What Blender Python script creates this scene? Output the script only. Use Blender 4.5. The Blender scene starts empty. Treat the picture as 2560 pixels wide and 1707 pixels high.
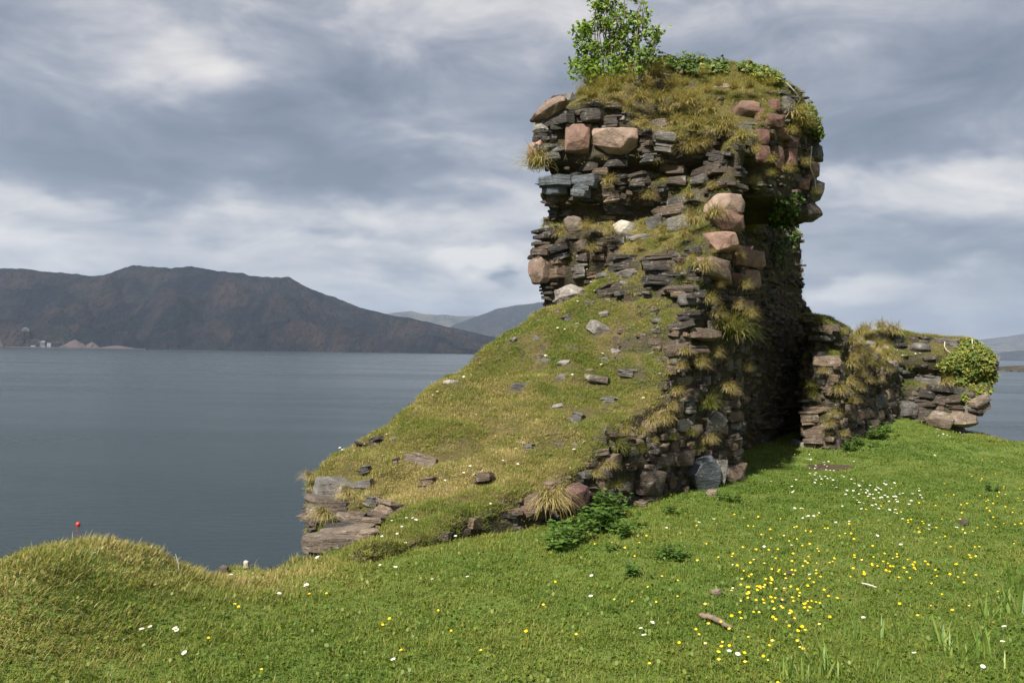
import bpy, bmesh, math, random
import numpy as np
from mathutils import Matrix, Vector, Euler
from mathutils.bvhtree import BVHTree

random.seed(7)
RNG = np.random.default_rng(11)
SC = bpy.context.scene
COL = SC.collection
R = math.radians
SEA = -15.5

# ------------------------------------------------------------------ camera
F = 2133.3                                  # focal length in pixels of the 2560 px wide photograph
CAM_Z = 1.6
cd = bpy.data.cameras.new('camera'); cam = bpy.data.objects.new('camera', cd); COL.objects.link(cam)
cd.sensor_width = 36; cd.lens = 30; cd.clip_start = 0.05; cd.clip_end = 60000
CR = Matrix.Rotation(R(90.63), 3, 'X') @ Matrix.Rotation(R(0.95), 3, 'Z')
cam.matrix_world = Matrix.Translation((0, 0, CAM_Z)) @ CR.to_4x4()
SC.camera = cam
ORG = Vector((0, 0, CAM_Z))


def ray(px, py):
    return (CR @ Vector(((px - 1280) / F, (853.5 - py) / F, -1))).normalized()


# ------------------------------------------------------------------ light
SUN_EL = R(47)
SH = Vector((-0.53, -0.848)).normalized()
S = Vector((SH.x * math.cos(SUN_EL), SH.y * math.cos(SUN_EL), math.sin(SUN_EL)))
sl = bpy.data.lights.new('sun', 'SUN'); sun = bpy.data.objects.new('sun', sl); COL.objects.link(sun)
sl.energy = 5.0; sl.angle = R(0.6); sl.color = (1.0, 0.945, 0.86)
sun.rotation_euler = S.to_track_quat('Z', 'Y').to_euler(); sun.location = (-20, -20, 40)
SC.view_settings.view_transform = 'Standard'; SC.view_settings.look = 'None'
SC.view_settings.exposure = 1.1; SC.view_settings.gamma = 1
SC.cycles.use_denoising = True
SC.cycles.max_bounces = 4; SC.cycles.diffuse_bounces = 2; SC.cycles.glossy_bounces = 2; SC.cycles.transmission_bounces = 2
SC.cycles.volume_bounces = 0
SC.cycles.use_adaptive_sampling = True


class NT:
    """small helper that writes node trees"""
    def __init__(s, tree):
        s.t = tree; s.n = tree.nodes; s.l = tree.links

    def new(s, typ, **kw):
        n = s.n.new(typ)
        for k, v in kw.items():
            setattr(n, k, v)
        return n

    def put(s, sock, v):
        if v is None:
            return
        if isinstance(v, bpy.types.NodeSocket):
            s.l.new(v, sock)
        else:
            if hasattr(sock.default_value, '__len__') and hasattr(v, '__len__') and len(sock.default_value) == 4 and len(v) == 3:
                v = (*v, 1)
            sock.default_value = v

    def m(s, op, a, b=None, c=None, clamp=False):
        n = s.new('ShaderNodeMath', operation=op, use_clamp=clamp)
        s.put(n.inputs[0], a); s.put(n.inputs[1], b); s.put(n.inputs[2], c)
        return n.outputs[0]

    def v(s, op, a, b=None):
        n = s.new('ShaderNodeVectorMath', operation=op)
        s.put(n.inputs[0], a); s.put(n.inputs[1], b)
        return n.outputs['Value'] if op in ('DOT_PRODUCT', 'LENGTH') else n.outputs[0]

    def noise(s, vec, scale, detail=4, rough=.55, dist=0, out='Fac'):
        n = s.new('ShaderNodeTexNoise')
        s.put(n.inputs['Vector'], vec)
        n.inputs['Scale'].default_value = scale; n.inputs['Detail'].default_value = detail
        n.inputs['Roughness'].default_value = rough; n.inputs['Distortion'].default_value = dist
        return n.outputs[out]

    def ramp(s, fac, stops, interp='LINEAR'):
        n = s.new('ShaderNodeValToRGB'); e = n.color_ramp.elements
        n.color_ramp.interpolation = interp
        while len(e) < len(stops):
            e.new(0.5)
        for k, (p, c) in enumerate(stops):
            e[k].position = p; e[k].color = (*c, 1) if hasattr(c, '__len__') else (c, c, c, 1)
        s.put(n.inputs[0], fac)
        return n.outputs[0]

    def mix(s, fac, a, b, blend='MIX'):
        n = s.new('ShaderNodeMix', data_type='RGBA', blend_type=blend)
        s.put(n.inputs[0], fac); s.put(n.inputs[6], a); s.put(n.inputs[7], b)
        return n.outputs[2]

    def mapr(s, v, a, b, c, d):
        n = s.new('ShaderNodeMapRange'); s.put(n.inputs[0], v)
        for k, x in enumerate((a, b, c, d)):
            n.inputs[k + 1].default_value = x
        return n.outputs[0]

    def bump(s, h, strength, dist, normal=None):
        n = s.new('ShaderNodeBump'); n.inputs['Strength'].default_value = strength
        n.inputs['Distance'].default_value = dist; s.put(n.inputs['Height'], h); s.put(n.inputs['Normal'], normal)
        return n.outputs[0]


# ------------------------------------------------------------------ sky
world = bpy.data.worlds.new('World'); SC.world = world; world.use_nodes = True
world.cycles.sampling_method = 'NONE'
w = NT(world.node_tree)
for n in list(w.n):
    w.n.remove(n)
wout = w.new('ShaderNodeOutputWorld'); bg = w.new('ShaderNodeBackground'); w.l.new(bg.outputs[0], wout.inputs[0])
sky = w.new('ShaderNodeTexSky'); sky.sky_type = 'NISHITA'; sky.sun_disc = False
sky.sun_elevation = SUN_EL; sky.sun_rotation = math.atan2(SH.x, SH.y) % (2 * math.pi)
sky.air_density = 1; sky.dust_density = 1.5
tc = w.new('ShaderNodeTexCoord')
sep = w.new('ShaderNodeSeparateXYZ'); w.l.new(tc.outputs['Generated'], sep.inputs[0])
dx, dy, dz = sep.outputs
zz = w.m('ADD', w.m('MAXIMUM', dz, 0.0), 0.16)
cmb = w.new('ShaderNodeCombineXYZ')
w.put(cmb.inputs[0], w.m('DIVIDE', dx, zz)); w.put(cmb.inputs[1], w.m('DIVIDE', dy, zz))
plane = cmb.outputs[0]
n_big = w.noise(plane, 0.42, 3, .52, .0)
n_mid = w.noise(w.v('ADD', plane, (7.3, 2.1, 4.0)), 1.15, 6, .58, .5)
n_fin = w.noise(w.v('MULTIPLY', plane, (1, 1.3, 1)), 3.4, 4, .6, 0)
# direction as azimuth / elevation, bent a little by noise, for the cloud masses seen in the photograph
cmb2 = w.new('ShaderNodeCombineXYZ')
w.put(cmb2.inputs[0], w.m('ARCTAN2', dx, dy)); w.put(cmb2.inputs[1], w.m('ARCSINE', dz))
warp = w.v('MULTIPLY', w.v('SUBTRACT', w.noise(w.v('MULTIPLY', tc.outputs['Generated'], (1, 1, 2.2)), 5.0, 4, .58, 0, 'Color'), (.5, .5, .5)), (.34, .12, 0))
azel = w.v('ADD', cmb2.outputs[0], warp)
val = w.m('ADD', 0.44, w.m('MULTIPLY', w.m('SUBTRACT', n_big, .5), .55))
val = w.m('ADD', val, w.m('MULTIPLY', w.m('SUBTRACT', n_mid, .5), .42))
n_bil = w.noise(w.v('MULTIPLY', tc.outputs['Generated'], (1, 1, 2.5)), 6.5, 6, .58, .5)
val = w.m('ADD', val, w.m('MULTIPLY', w.m('SUBTRACT', n_fin, .5), .18))
val = w.m('ADD', val, w.m('MULTIPLY', w.m('SUBTRACT', n_bil, .5), 1.0))
CLOUDS = [(330, 100, 150, 70, .28), (470, 190, 130, 45, .24), (1000, 10, 430, 60, .22), (600, 330, 620, 100, -.22),
          (800, 470, 330, 38, -.26), (150, 440, 220, 45, -.14), (450, 600, 850, 60, .26), (1090, 390, 170, 32, .22),
          (1050, 540, 220, 50, .28), (1110, 668, 110, 36, .30), (900, 606, 330, 18, -.20), (1265, 683, 36, 11, -.50),
          (2200, 240, 430, 90, -.24), (2250, 365, 300, 28, -.22), (2300, 470, 230, 50, .30), (2480, 370, 80, 50, .20),
          (2250, 600, 320, 30, -.16), (2250, 675, 330, 16, -.14), (2080, 728, 150, 22, .26), (2350, 765, 260, 22, .12),
          (20, 640, 130, 26, .22), (1900, 40, 500, 60, .10), (1250, 200, 260, 90, -.06), (60, 500, 110, 22, .18)]
for (px, py, sx, sy, amp) in CLOUDS:
    d = ray(px, py)
    q = w.v('MULTIPLY', w.v('SUBTRACT', azel, (math.atan2(d.x, d.y), math.asin(d.z), 0)), (F / sx, F / sy, 0))
    e = w.m('EXPONENT', w.m('MULTIPLY', w.v('DOT_PRODUCT', q, q), -.5))
    val = w.m('MULTIPLY_ADD', e, amp, val)
cloud = w.ramp(val, [(0.10, (.140, .172, .228)), (.32, (.222, .252, .315)), (.48, (.345, .365, .425)), (.65, (.545, .545, .575)), (.86, (.80, .775, .755))])
# thin cover shows a little of the blue sky behind it
bgcol = w.mix(.93, sky.outputs[0], w.mix(1.0, cloud, (5.25, 5.1, 4.9), 'MULTIPLY'))
w.put(bg.inputs[0], bgcol); bg.inputs[1].default_value = 0.1

# ------------------------------------------------------------------ helpers
def lattice(ix, iy, iz, seed):
    h = (ix * 374761393 + iy * 668265263 + iz * 2147483647 + seed * 1274126177) & 0xFFFFFFFF
    h = ((h ^ (h >> 13)) * 1274126177) & 0xFFFFFFFF
    h = h ^ (h >> 16)
    return (h & 0xFFFF) / 32767.5 - 1.0


def vnoise(P, seed=0):
    P = np.asarray(P, float); i = np.floor(P).astype(np.int64); f = P - i
    f = f * f * f * (f * (f * 6 - 15) + 10)
    r = 0
    for a in (0, 1):
        wa = f[..., 0] if a else 1 - f[..., 0]
        for b in (0, 1):
            wb = f[..., 1] if b else 1 - f[..., 1]
            for c in (0, 1):
                wc = f[..., 2] if c else 1 - f[..., 2]
                r = r + wa * wb * wc * lattice(i[..., 0] + a, i[..., 1] + b, i[..., 2] + c, seed)
    return r


def fbm(P, octv=4, seed=0, gain=.5):
    P = np.asarray(P, float); r = 0; a = 1; t = 0
    for k in range(octv):
        r = r + a * vnoise(P * 2 ** k + 17.3 * k, seed + k); t += a; a *= gain
    return r / t


def fb2(x, y, s, octv=4, seed=0):
    return fbm(np.stack([x * s, y * s, np.zeros_like(x * s) + seed * 3.7], -1), octv, seed)


def sm(t):
    t = np.clip(t, 0, 1); return t * t * (3 - 2 * t)


def mesh_np(name, V, Fc):
    """mesh from an array of vertices and an array (or list of arrays) of faces"""
    me = bpy.data.meshes.new(name)
    V = np.asarray(V, np.float32)
    Fs = [np.asarray(f, np.int32) for f in (Fc if isinstance(Fc, (list, tuple)) else [Fc]) if len(f)]
    me.vertices.add(len(V)); me.vertices.foreach_set('co', V.ravel())
    idx = np.concatenate([f.ravel() for f in Fs]); sizes = np.concatenate([np.full(len(f), f.shape[1]) for f in Fs])
    me.loops.add(len(idx)); me.loops.foreach_set('vertex_index', idx)
    me.polygons.add(len(sizes)); st = np.zeros(len(sizes), np.int32); st[1:] = np.cumsum(sizes)[:-1]
    me.polygons.foreach_set('loop_start', st)
    me.update(calc_edges=True); me.validate(); me.shade_flat()
    return me


def obj(name, me, mat=None, parent=None, smooth=False):
    o = bpy.data.objects.new(name, me); COL.objects.link(o)
    if mat is not None and me is not None:
        if not len(me.materials):
            me.materials.append(mat)
    if parent is not None:
        o.parent = parent
    if smooth and me is not None:
        me.shade_smooth()
    return o


def tag(o, label=None, cat=None, group=None, kind=None):
    for k, v in (('label', label), ('category', cat), ('group', group), ('kind', kind)):
        if v:
            o[k] = v
    return o


def empty(name, loc=(0, 0, 0)):
    o = bpy.data.objects.new(name, None); COL.objects.link(o); o.location = loc; o.empty_display_size = .1
    return o


def attr(me, name, arr, typ='FLOAT', dom='POINT'):
    a = me.attributes.new(name, typ, dom)
    key = {'FLOAT': 'value', 'INT': 'value', 'FLOAT_VECTOR': 'vector'}[typ]
    a.data.foreach_set(key, np.asarray(arr).ravel())


class Acc:
    """collects triangles/quads with a per-vertex value b"""
    def __init__(s):
        s.V = []; s.T = []; s.Q = []; s.B = []; s.n = 0

    def add(s, V, T=(), Q=(), b=0.0):
        V = np.asarray(V, float)
        if len(T): s.T.append(np.asarray(T) + s.n)
        if len(Q): s.Q.append(np.asarray(Q) + s.n)
        s.V.append(V); s.B.append(np.full(len(V), b) if np.isscalar(b) else np.asarray(b)); s.n += len(V)

    def mesh(s, name):
        Fs = []
        if s.T: Fs.append(np.concatenate(s.T))
        if s.Q: Fs.append(np.concatenate(s.Q))
        me = mesh_np(name, np.concatenate(s.V), Fs)
        attr(me, 'b', np.concatenate(s.B).astype(np.float32))
        return me

    def tube(s, pts, rad, sides=5, b=0.0):
        pts = np.asarray(pts, float); n = len(pts); rad = np.broadcast_to(rad, n)
        V = []
        for k in range(n):
            t = pts[min(k + 1, n - 1)] - pts[max(k - 1, 0)]; t = t / (np.linalg.norm(t) + 1e-9)
            a = np.cross(t, (0.3, .9, .2)); a /= np.linalg.norm(a) + 1e-9; c = np.cross(t, a)
            for j in range(sides):
                th = 2 * math.pi * j / sides
                V.append(pts[k] + rad[k] * (math.cos(th) * a + math.sin(th) * c))
        Q = [[k * sides + j, k * sides + (j + 1) % sides, (k + 1) * sides + (j + 1) % sides, (k + 1) * sides + j] for k in range(n - 1) for j in range(sides)]
        s.add(V, Q=Q, b=b)


def material(name):
    m = bpy.data.materials.new(name); m.use_nodes = True
    t = NT(m.node_tree)
    bs = t.n['Principled BSDF']
    return m, t, bs


# ------------------------------------------------------------------ materials
def stone_mat(name, c1, c2, c3, lichen=.3, strata=1.0, lcol=(.42, .41, .36), bump=1.0, tscale=1.0):
    m, t, bs = material(name)
    tcn = t.new('ShaderNodeTexCoord'); oi = t.new('ShaderNodeObjectInfo'); at = t.new('ShaderNodeAttribute', attribute_name='b')
    rnd = t.m('FRACT', t.m('ADD', oi.outputs['Random'], at.outputs['Fac']))
    off = t.new('ShaderNodeCombineXYZ'); t.put(off.inputs[0], t.m('MULTIPLY', rnd, 37)); t.put(off.inputs[1], t.m('MULTIPLY', rnd, 91)); t.put(off.inputs[2], t.m('MULTIPLY', rnd, 13))
    geo = t.new('ShaderNodeNewGeometry')
    wp = geo.outputs['Position']
    lam = t.noise(t.v('ADD', t.v('MULTIPLY', wp, (5 * tscale, 5 * tscale, 5 * tscale + 45 * strata)), off.outputs[0]), 1, 5, .62, .4)
    big = t.noise(t.v('ADD', wp, off.outputs[0]), 5 * tscale, 4, .6)
    fine = t.noise(wp, 55 * tscale, 4, .65)
    col = t.mix(t.mapr(big, .35, .65, 0, 1), c1, c2)
    col = t.mix(t.m('MULTIPLY', t.mapr(rnd, .45, 1, 0, 1), .7), col, c3)
    col = t.mix(t.mapr(lam, .3, .7, .0, .55), col, t.mix(.55, col, (.015, .014, .014)))
    v = t.mapr(rnd, 0, 1, .72, 1.28)
    hsv = t.new('ShaderNodeHueSaturation'); t.put(hsv.inputs['Value'], v); t.put(hsv.inputs['Color'], col); col = hsv.outputs[0]
    ln = t.noise(t.v('ADD', wp, off.outputs[0]), 13 * tscale, 5, .72, .6)
    lf = t.m('MULTIPLY', t.mapr(ln, .60 - .08 * lichen, .66, 0, 1), min(1, lichen * 1.4))
    col = t.mix(lf, col, t.mix(fine, lcol, tuple(x * .6 for x in lcol)))
    st = t.noise(t.v('ADD', wp, off.outputs[0]), 3.2 * tscale, 5, .7, .8)
    col = t.mix(t.mapr(st, .40, .62, .55, 0), col, t.mix(1, col, (.42, .38, .33), 'MULTIPLY'))
    vc = t.new('ShaderNodeTexVoronoi', feature='DISTANCE_TO_EDGE'); t.put(vc.inputs['Vector'], t.v('ADD', t.v('ADD', wp, off.outputs[0]), t.v('MULTIPLY', t.noise(wp, 6, 3, .6, 0, 'Color'), (.22, .22, .22)))); vc.inputs['Scale'].default_value = 4.5
    col = t.mix(t.mapr(vc.outputs[0], .0, .016, .75, 0), col, (.03, .025, .02))
    # specks
    sp = t.noise(wp, 190, 2, .5)
    col = t.mix(t.mapr(sp, .6, .75, 0, .35), col, t.mix(.5, col, (.5, .48, .45)))
    t.put(bs.inputs['Base Color'], col); bs.inputs['Roughness'].default_value = .78
    bs.inputs['Specular IOR Level'].default_value = .35
    h = t.m('ADD', t.m('MULTIPLY', lam, 1.0), t.m('ADD', t.m('MULTIPLY', big, .5), t.m('MULTIPLY', fine, .35)))
    t.put(bs.inputs['Normal'], t.bump(h, bump, .03))
    return m


M = {}
M['slate'] = stone_mat('dark_slate', (.038, .035, .034), (.070, .059, .049), (.092, .066, .044), .45)
M['blue'] = stone_mat('blue_grey_slate', (.085, .10, .118), (.12, .135, .15), (.10, .115, .13), .35, .6, (.45, .47, .46))
M['brown'] = stone_mat('brown_slate', (.125, .090, .062), (.075, .060, .048), (.16, .105, .062), .42, .8)
M['tan'] = stone_mat('tan_slate', (.20, .155, .115), (.12, .095, .077), (.185, .135, .095), .6, .8, (.40, .37, .29))
M['grey'] = stone_mat('grey_stone', (.14, .132, .12), (.085, .081, .076), (.11, .10, .086), .5, .35, (.36, .35, .31))
M['pale'] = stone_mat('pale_stone', (.26, .245, .22), (.17, .155, .14), (.23, .20, .18), .5, .3, (.42, .41, .37))
M['white'] = stone_mat('white_quartz', (.46, .43, .37), (.27, .24, .20), (.40, .36, .30), .2, .1)
M['pink'] = stone_mat('pink_granite', (.27, .155, .108), (.19, .115, .086), (.30, .19, .145), .4, .05, (.36, .31, .26), .8)
M['pinkpale'] = stone_mat('pale_pink_granite', (.31, .215, .16), (.215, .15, .115), (.29, .21, .165), .4, .05, (.40, .36, .31), .8)
M['red'] = stone_mat('red_sandstone', (.165, .072, .052), (.115, .06, .046), (.19, .10, .075), .35, .08, (.30, .25, .21), .8)
M['maroon'] = stone_mat('maroon_stone', (.075, .035, .032), (.10, .05, .042), (.09, .045, .04), .15, .1)


def earth_mat(name, a, b, c, moss=.0, bump=.9):
    m, t, bs = material(name)
    geo = t.new('ShaderNodeNewGeometry'); wp = geo.outputs['Position']
    n1 = t.noise(wp, 2.2, 5, .6); n2 = t.noise(t.v('MULTIPLY', wp, (1, 1, 2.2)), 14, 5, .65, .5); n3 = t.noise(wp, 70, 3, .6)
    col = t.mix(t.mapr(n1, .38, .62, 0, 1), a, b)
    col = t.mix(t.mapr(n2, .45, .7, 0, .8), col, c)
    if moss:
        col = t.mix(t.m('MULTIPLY', t.mapr(t.noise(wp, 4.5, 5, .7), .48, .6, 0, 1), moss), col, (.05, .065, .018))
    t.put(bs.inputs['Base Color'], col); bs.inputs['Roughness'].default_value = .95
    bs.inputs['Specular IOR Level'].default_value = .1
    t.put(bs.inputs['Normal'], t.bump(t.m('ADD', n2, t.m('MULTIPLY', n3, .5)), bump, .05))
    return m


M['core'] = earth_mat('mortar_and_earth', (.052, .042, .032), (.085, .066, .047), (.035, .03, .026), .45)
M['turf'] = earth_mat('turf_soil', (.085, .075, .028), (.12, .095, .042), (.055, .042, .022), .2)
M['lawn'] = earth_mat('lawn_soil', (.085, .14, .026), (.115, .15, .034), (.085, .085, .03), .0, .5)
M['soil'] = earth_mat('bare_soil', (.075, .052, .036), (.05, .035, .025), (.12, .09, .065), 0)


def leaf_mat(name, stops, trans=.3, rough=.55, inst=False, spec=.25):
    m, t, bs = material(name)
    at = t.new('ShaderNodeAttribute', attribute_name='b')
    f = at.outputs['Fac']
    if inst:
        it = t.new('ShaderNodeAttribute', attribute_name='tint', attribute_type='INSTANCER')
        f = t.m('ADD', f, it.outputs['Fac'])
    else:
        oi = t.new('ShaderNodeObjectInfo')
        f = t.m('ADD', f, t.mapr(oi.outputs['Random'], 0, 1, -.06, .06))
    col = t.ramp(f, stops)
    t.put(bs.inputs['Base Color'], col); bs.inputs['Roughness'].default_value = rough
    bs.inputs['Specular IOR Level'].default_value = spec
    tr = t.new('ShaderNodeBsdfTranslucent'); t.put(tr.inputs[0], t.mix(1, col, (1.15, 1.25, .8), 'MULTIPLY'))
    mx = t.new('ShaderNodeMixShader'); mx.inputs[0].default_value = trans
    t.l.new(bs.outputs[0], mx.inputs[1]); t.l.new(tr.outputs[0], mx.inputs[2])
    t.l.new(mx.outputs[0], t.n['Material Output'].inputs[0])
    return m


GR = [(0, (.036, .086, .010)), (.3, (.104, .155, .018)), (.5, (.180, .194, .034)), (.68, (.275, .225, .075)), (.85, (.40, .31, .13)), (1, (.50, .41, .20))]
M['grass'] = leaf_mat('grass_blades', GR, .28, .5, True)
M['tuss'] = leaf_mat('tussock_blades', GR, .28, .55)
M['sapleaf'] = leaf_mat('young_leaf', [(0, (.055, .11, .015)), (.5, (.145, .225, .030)), (1, (.27, .32, .06))], .4, .4)
M['ivy'] = leaf_mat('ivy_leaf', [(0, (.028, .058, .010)), (.45, (.075, .115, .018)), (.8, (.21, .20, .034)), (1, (.30, .25, .05))], .15, .5, False, .2)
M['nettle'] = leaf_mat('nettle_leaf', [(0, (.032, .070, .011)), (.6, (.078, .145, .025)), (1, (.14, .20, .045))], .25, .5)
M['iris'] = leaf_mat('iris_leaf', [(0, (.06, .12, .02)), (.6, (.16, .24, .045)), (1, (.30, .33, .09))], .35, .45)


def plain_mat(name, c, rough=.6, var=.0, scale=20):
    m, t, bs = material(name)
    geo = t.new('ShaderNodeNewGeometry')
    n = t.noise(geo.outputs['Position'], scale, 4, .6)
    t.put(bs.inputs['Base Color'], t.mix(t.mapr(n, .3, .7, 0, 1), c, tuple(x * (1 - var) for x in c)))
    bs.inputs['Roughness'].default_value = rough
    return m


M['bark'] = plain_mat('sapling_bark', (.13, .10, .075), .8, .5)
M['dead'] = plain_mat('dead_stem', (.46, .42, .36), .8, .3)
M['wood'] = plain_mat('weathered_stick', (.20, .145, .10), .85, .5, 30)
M['petal'] = plain_mat('daisy_petal', (.82, .82, .80), .6, .05)
M['daisyeye'] = plain_mat('daisy_centre', (.75, .52, .03), .7, .2)
M['butter'] = plain_mat('buttercup_petal', (.80, .56, .008), .3, .1)
M['stem'] = plain_mat('flower_stem', (.07, .13, .02), .6, .2)
M['buoy'] = plain_mat('red_buoy_plastic', (.62, .035, .02), .35, .15, 3)
M['metal'] = plain_mat('pale_sheet_metal', (.15, .17, .18), .5, .15, .2)
M['darkmetal'] = plain_mat('dark_sheet_metal', (.045, .055, .065), .6, .2, .2)
M['gravel'] = plain_mat('pink_gravel', (.060, .042, .043), .95, .25, .1)

# ------------------------------------------------------------------ the loch
def water_mat():
    m, t, bs = material('sea_water')
    geo = t.new('ShaderNodeNewGeometry'); wp = geo.outputs['Position']
    swell = t.noise(t.v('MULTIPLY', wp, (.35, .9, 0)), 1.0, 5, .6, .3)
    rip = t.noise(t.v('MULTIPLY', wp, (1.6, 3.2, 0)), 1.0, 4, .6)
    gust = t.noise(t.v('MULTIPLY', wp, (.0035, .013, 0)), 1.0, 5, .62, .6)       # calm and ruffled lanes
    bs.inputs['Base Color'].default_value = (.010, .021, .023, 1)
    t.put(bs.inputs['Roughness'], t.mapr(gust, .35, .65, .16, .30))
    bs.inputs['IOR'].default_value = 1.333
    h = t.m('ADD', swell, t.m('MULTIPLY', rip, .45))
    amp = t.mapr(gust, .35, .65, .55, 1.0)
    t.put(bs.inputs['Normal'], t.bump(t.m('MULTIPLY', h, amp), .55, .35))
    return m


X, Y = np.meshgrid(np.linspace(-22000, 22000, 45), np.linspace(-4000, 23000, 28))
V = np.stack([X.ravel(), Y.ravel(), np.full(X.size, SEA)], -1)


def grid_faces(ny, nx):
    a = (np.arange(ny - 1)[:, None] * nx + np.arange(nx - 1)[None]).ravel()
    return np.stack([a, a + 1, a + nx + 1, a + nx], -1)


o = obj('sea', mesh_np('sea', V, grid_faces(28, 45)), water_mat()); tag(o, 'calm grey-blue sea loch rippling below the headland', 'sea', kind='structure')


# ------------------------------------------------------------------ far hills
def hill_mat(name, heath, bracken, grass, rock, sc=1.0):
    m, t, bs = material(name)
    geo = t.new('ShaderNodeNewGeometry'); wp = t.v('MULTIPLY', geo.outputs['Position'], (.001, .001, .0016))
    n1 = t.noise(wp, 3.0 * sc, 7, .64, .5); n2 = t.noise(t.v('ADD', wp, (3, 5, 1)), 7.0 * sc, 7, .66, .6)
    n3 = t.noise(wp, 28 * sc, 5, .65)
    c = t.mix(t.mapr(n1, .42, .58, 0, 1), heath, bracken)
    c = t.mix(t.mapr(n2, .52, .62, 0, .85), c, grass)
    c = t.mix(t.mapr(n3, .56, .70, 0, .7), c, rock)
    n4 = t.noise(t.v('MULTIPLY', geo.outputs['Position'], (.0052 * sc, .0011 * sc, .0016)), 1.0, 6, .66, .9)
    c = t.mix(t.mapr(n4, .50, .60, 0, .8), c, rock)  # gully shade painted as dark streaks in the rock tone
    c = t.mix(t.mapr(n4, .44, .36, 0, .45), c, t.mix(1, bracken, (1.35, 1.3, 1.25), 'MULTIPLY'))  # lit ground between the gullies painted as lighter bracken
    t.put(bs.inputs['Base Color'], c); bs.inputs['Roughness'].default_value = 1; bs.inputs['Specular IOR Level'].default_value = 0
    t.put(bs.inputs['Normal'], t.bump(t.m('ADD', t.m('MULTIPLY', n4, -1.5), t.m('ADD', n3, t.m('MULTIPLY', n2, 1.5))), 1, 90))
    return m


HM = hill_mat('moorland', (.010, .015, .022), (.048, .035, .032), (.022, .027, .021), (.006, .009, .017))  # dark heather tones that also stand in for cloud shadow
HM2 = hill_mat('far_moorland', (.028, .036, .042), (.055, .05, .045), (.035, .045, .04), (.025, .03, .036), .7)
HM3 = hill_mat('sunlit_far_moorland', (.075, .078, .072), (.15, .125, .085), (.065, .075, .06), (.05, .052, .055), .7)  # paler copy of the moor, sunshine put into the colour


def hill(name, prof, r0, r1, r2, mat, rough=.1, seed=1, label='', step=6, rows=110, shore=.03):
    """one range of hills: a landform whose ridge height follows prof = [(px, py)], shore at distance r0, ridge at r1, back foot at r2"""
    pxs = np.arange(prof[0][0], prof[-1][0] + 1, step, float)
    yv = np.interp(pxs, [p[0] for p in prof], [p[1] for p in prof])
    yv = yv + 1.6 * fb2(pxs, pxs * 0, .02, 4, seed)
    D = [ray(a, b) for a, b in zip(pxs, yv)]
    hx = np.array([d.x / math.hypot(d.x, d.y) for d in D]); hy = np.array([d.y / math.hypot(d.x, d.y) for d in D])
    tl = np.array([d.z / math.hypot(d.x, d.y) for d in D])
    wob = 1 + .05 * fb2(pxs, pxs * 0, .006, 3, seed + 5)
    ts = np.concatenate([np.linspace(0, 1, rows) ** 1.15, 1 + np.linspace(.03, 1, 16)])
    Rr = np.where(ts[:, None] <= 1, r0 * wob + (r1 - r0 * wob) * ts[:, None], r1 + (r2 - r1) * (ts[:, None] - 1))
    H = tl * r1 + CAM_Z - SEA
    H = np.maximum(H, 2)
    t1 = np.clip(ts, 0, 1)[:, None]
    base = np.where(ts[:, None] <= 1, shore * sm(t1 / .06) + (1 - shore) * (.62 * t1 ** 1.25 + .38 * sm(t1)), 1 - .95 * sm((ts[:, None] - 1)))
    Z = H * base
    Xw = Rr * hx; Yw = Rr * hy
    n = 1 - np.abs(fbm(np.stack([Xw * .0016, Yw * .0012, Xw * 0], -1), 5, seed, .55)) * 2
    g = fbm(np.stack([Xw * .006, Yw * .0045, Xw * 0 + 4], -1), 6, seed + 3, .62)
    env = sm(t1 / .12) * (1 - .75 * sm((t1 - .75) / .25))
    Z = Z + H * rough * env * (n - .35) + H * rough * .8 * env * g
    Z = np.minimum(Z, np.where(ts[:, None] < 1, tl * Rr + CAM_Z - SEA + (r1 - Rr) * -.0, 1e9))
    Z[0] = -3; Z[-1] = -3
    V = np.stack([Xw.ravel(), Yw.ravel(), (Z + SEA).ravel()], -1)
    o = obj(name, mesh_np(name, V, grid_faces(len(ts), len(pxs))), mat, smooth=True)
    return tag(o, label, 'hill', kind='structure')


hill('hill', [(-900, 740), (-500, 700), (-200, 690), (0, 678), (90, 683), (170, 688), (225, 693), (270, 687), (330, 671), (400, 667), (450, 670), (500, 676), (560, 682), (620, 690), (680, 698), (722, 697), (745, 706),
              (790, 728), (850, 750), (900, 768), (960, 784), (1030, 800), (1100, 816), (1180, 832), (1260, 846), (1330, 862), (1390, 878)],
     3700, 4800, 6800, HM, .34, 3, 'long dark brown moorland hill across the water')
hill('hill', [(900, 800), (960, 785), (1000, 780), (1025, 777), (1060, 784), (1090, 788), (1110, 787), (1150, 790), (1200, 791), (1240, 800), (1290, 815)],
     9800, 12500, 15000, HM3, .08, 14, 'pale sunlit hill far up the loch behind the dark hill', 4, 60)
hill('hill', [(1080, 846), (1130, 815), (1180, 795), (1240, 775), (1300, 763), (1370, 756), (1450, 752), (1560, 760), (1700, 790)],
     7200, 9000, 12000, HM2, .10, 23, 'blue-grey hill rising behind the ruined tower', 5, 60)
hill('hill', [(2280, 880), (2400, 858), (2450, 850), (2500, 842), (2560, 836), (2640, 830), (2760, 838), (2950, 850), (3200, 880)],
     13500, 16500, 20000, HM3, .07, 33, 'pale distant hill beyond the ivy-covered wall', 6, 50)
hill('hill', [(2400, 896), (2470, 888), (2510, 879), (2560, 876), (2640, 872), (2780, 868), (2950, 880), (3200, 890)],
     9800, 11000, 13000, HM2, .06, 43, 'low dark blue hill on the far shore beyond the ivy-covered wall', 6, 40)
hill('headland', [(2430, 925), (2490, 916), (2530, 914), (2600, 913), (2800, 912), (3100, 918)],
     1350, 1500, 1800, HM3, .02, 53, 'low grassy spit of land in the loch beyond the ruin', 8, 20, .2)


def at_dist(px, py, dist):
    d = ray(px, py); return ORG + d * (dist / math.hypot(d.x, d.y))


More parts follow.
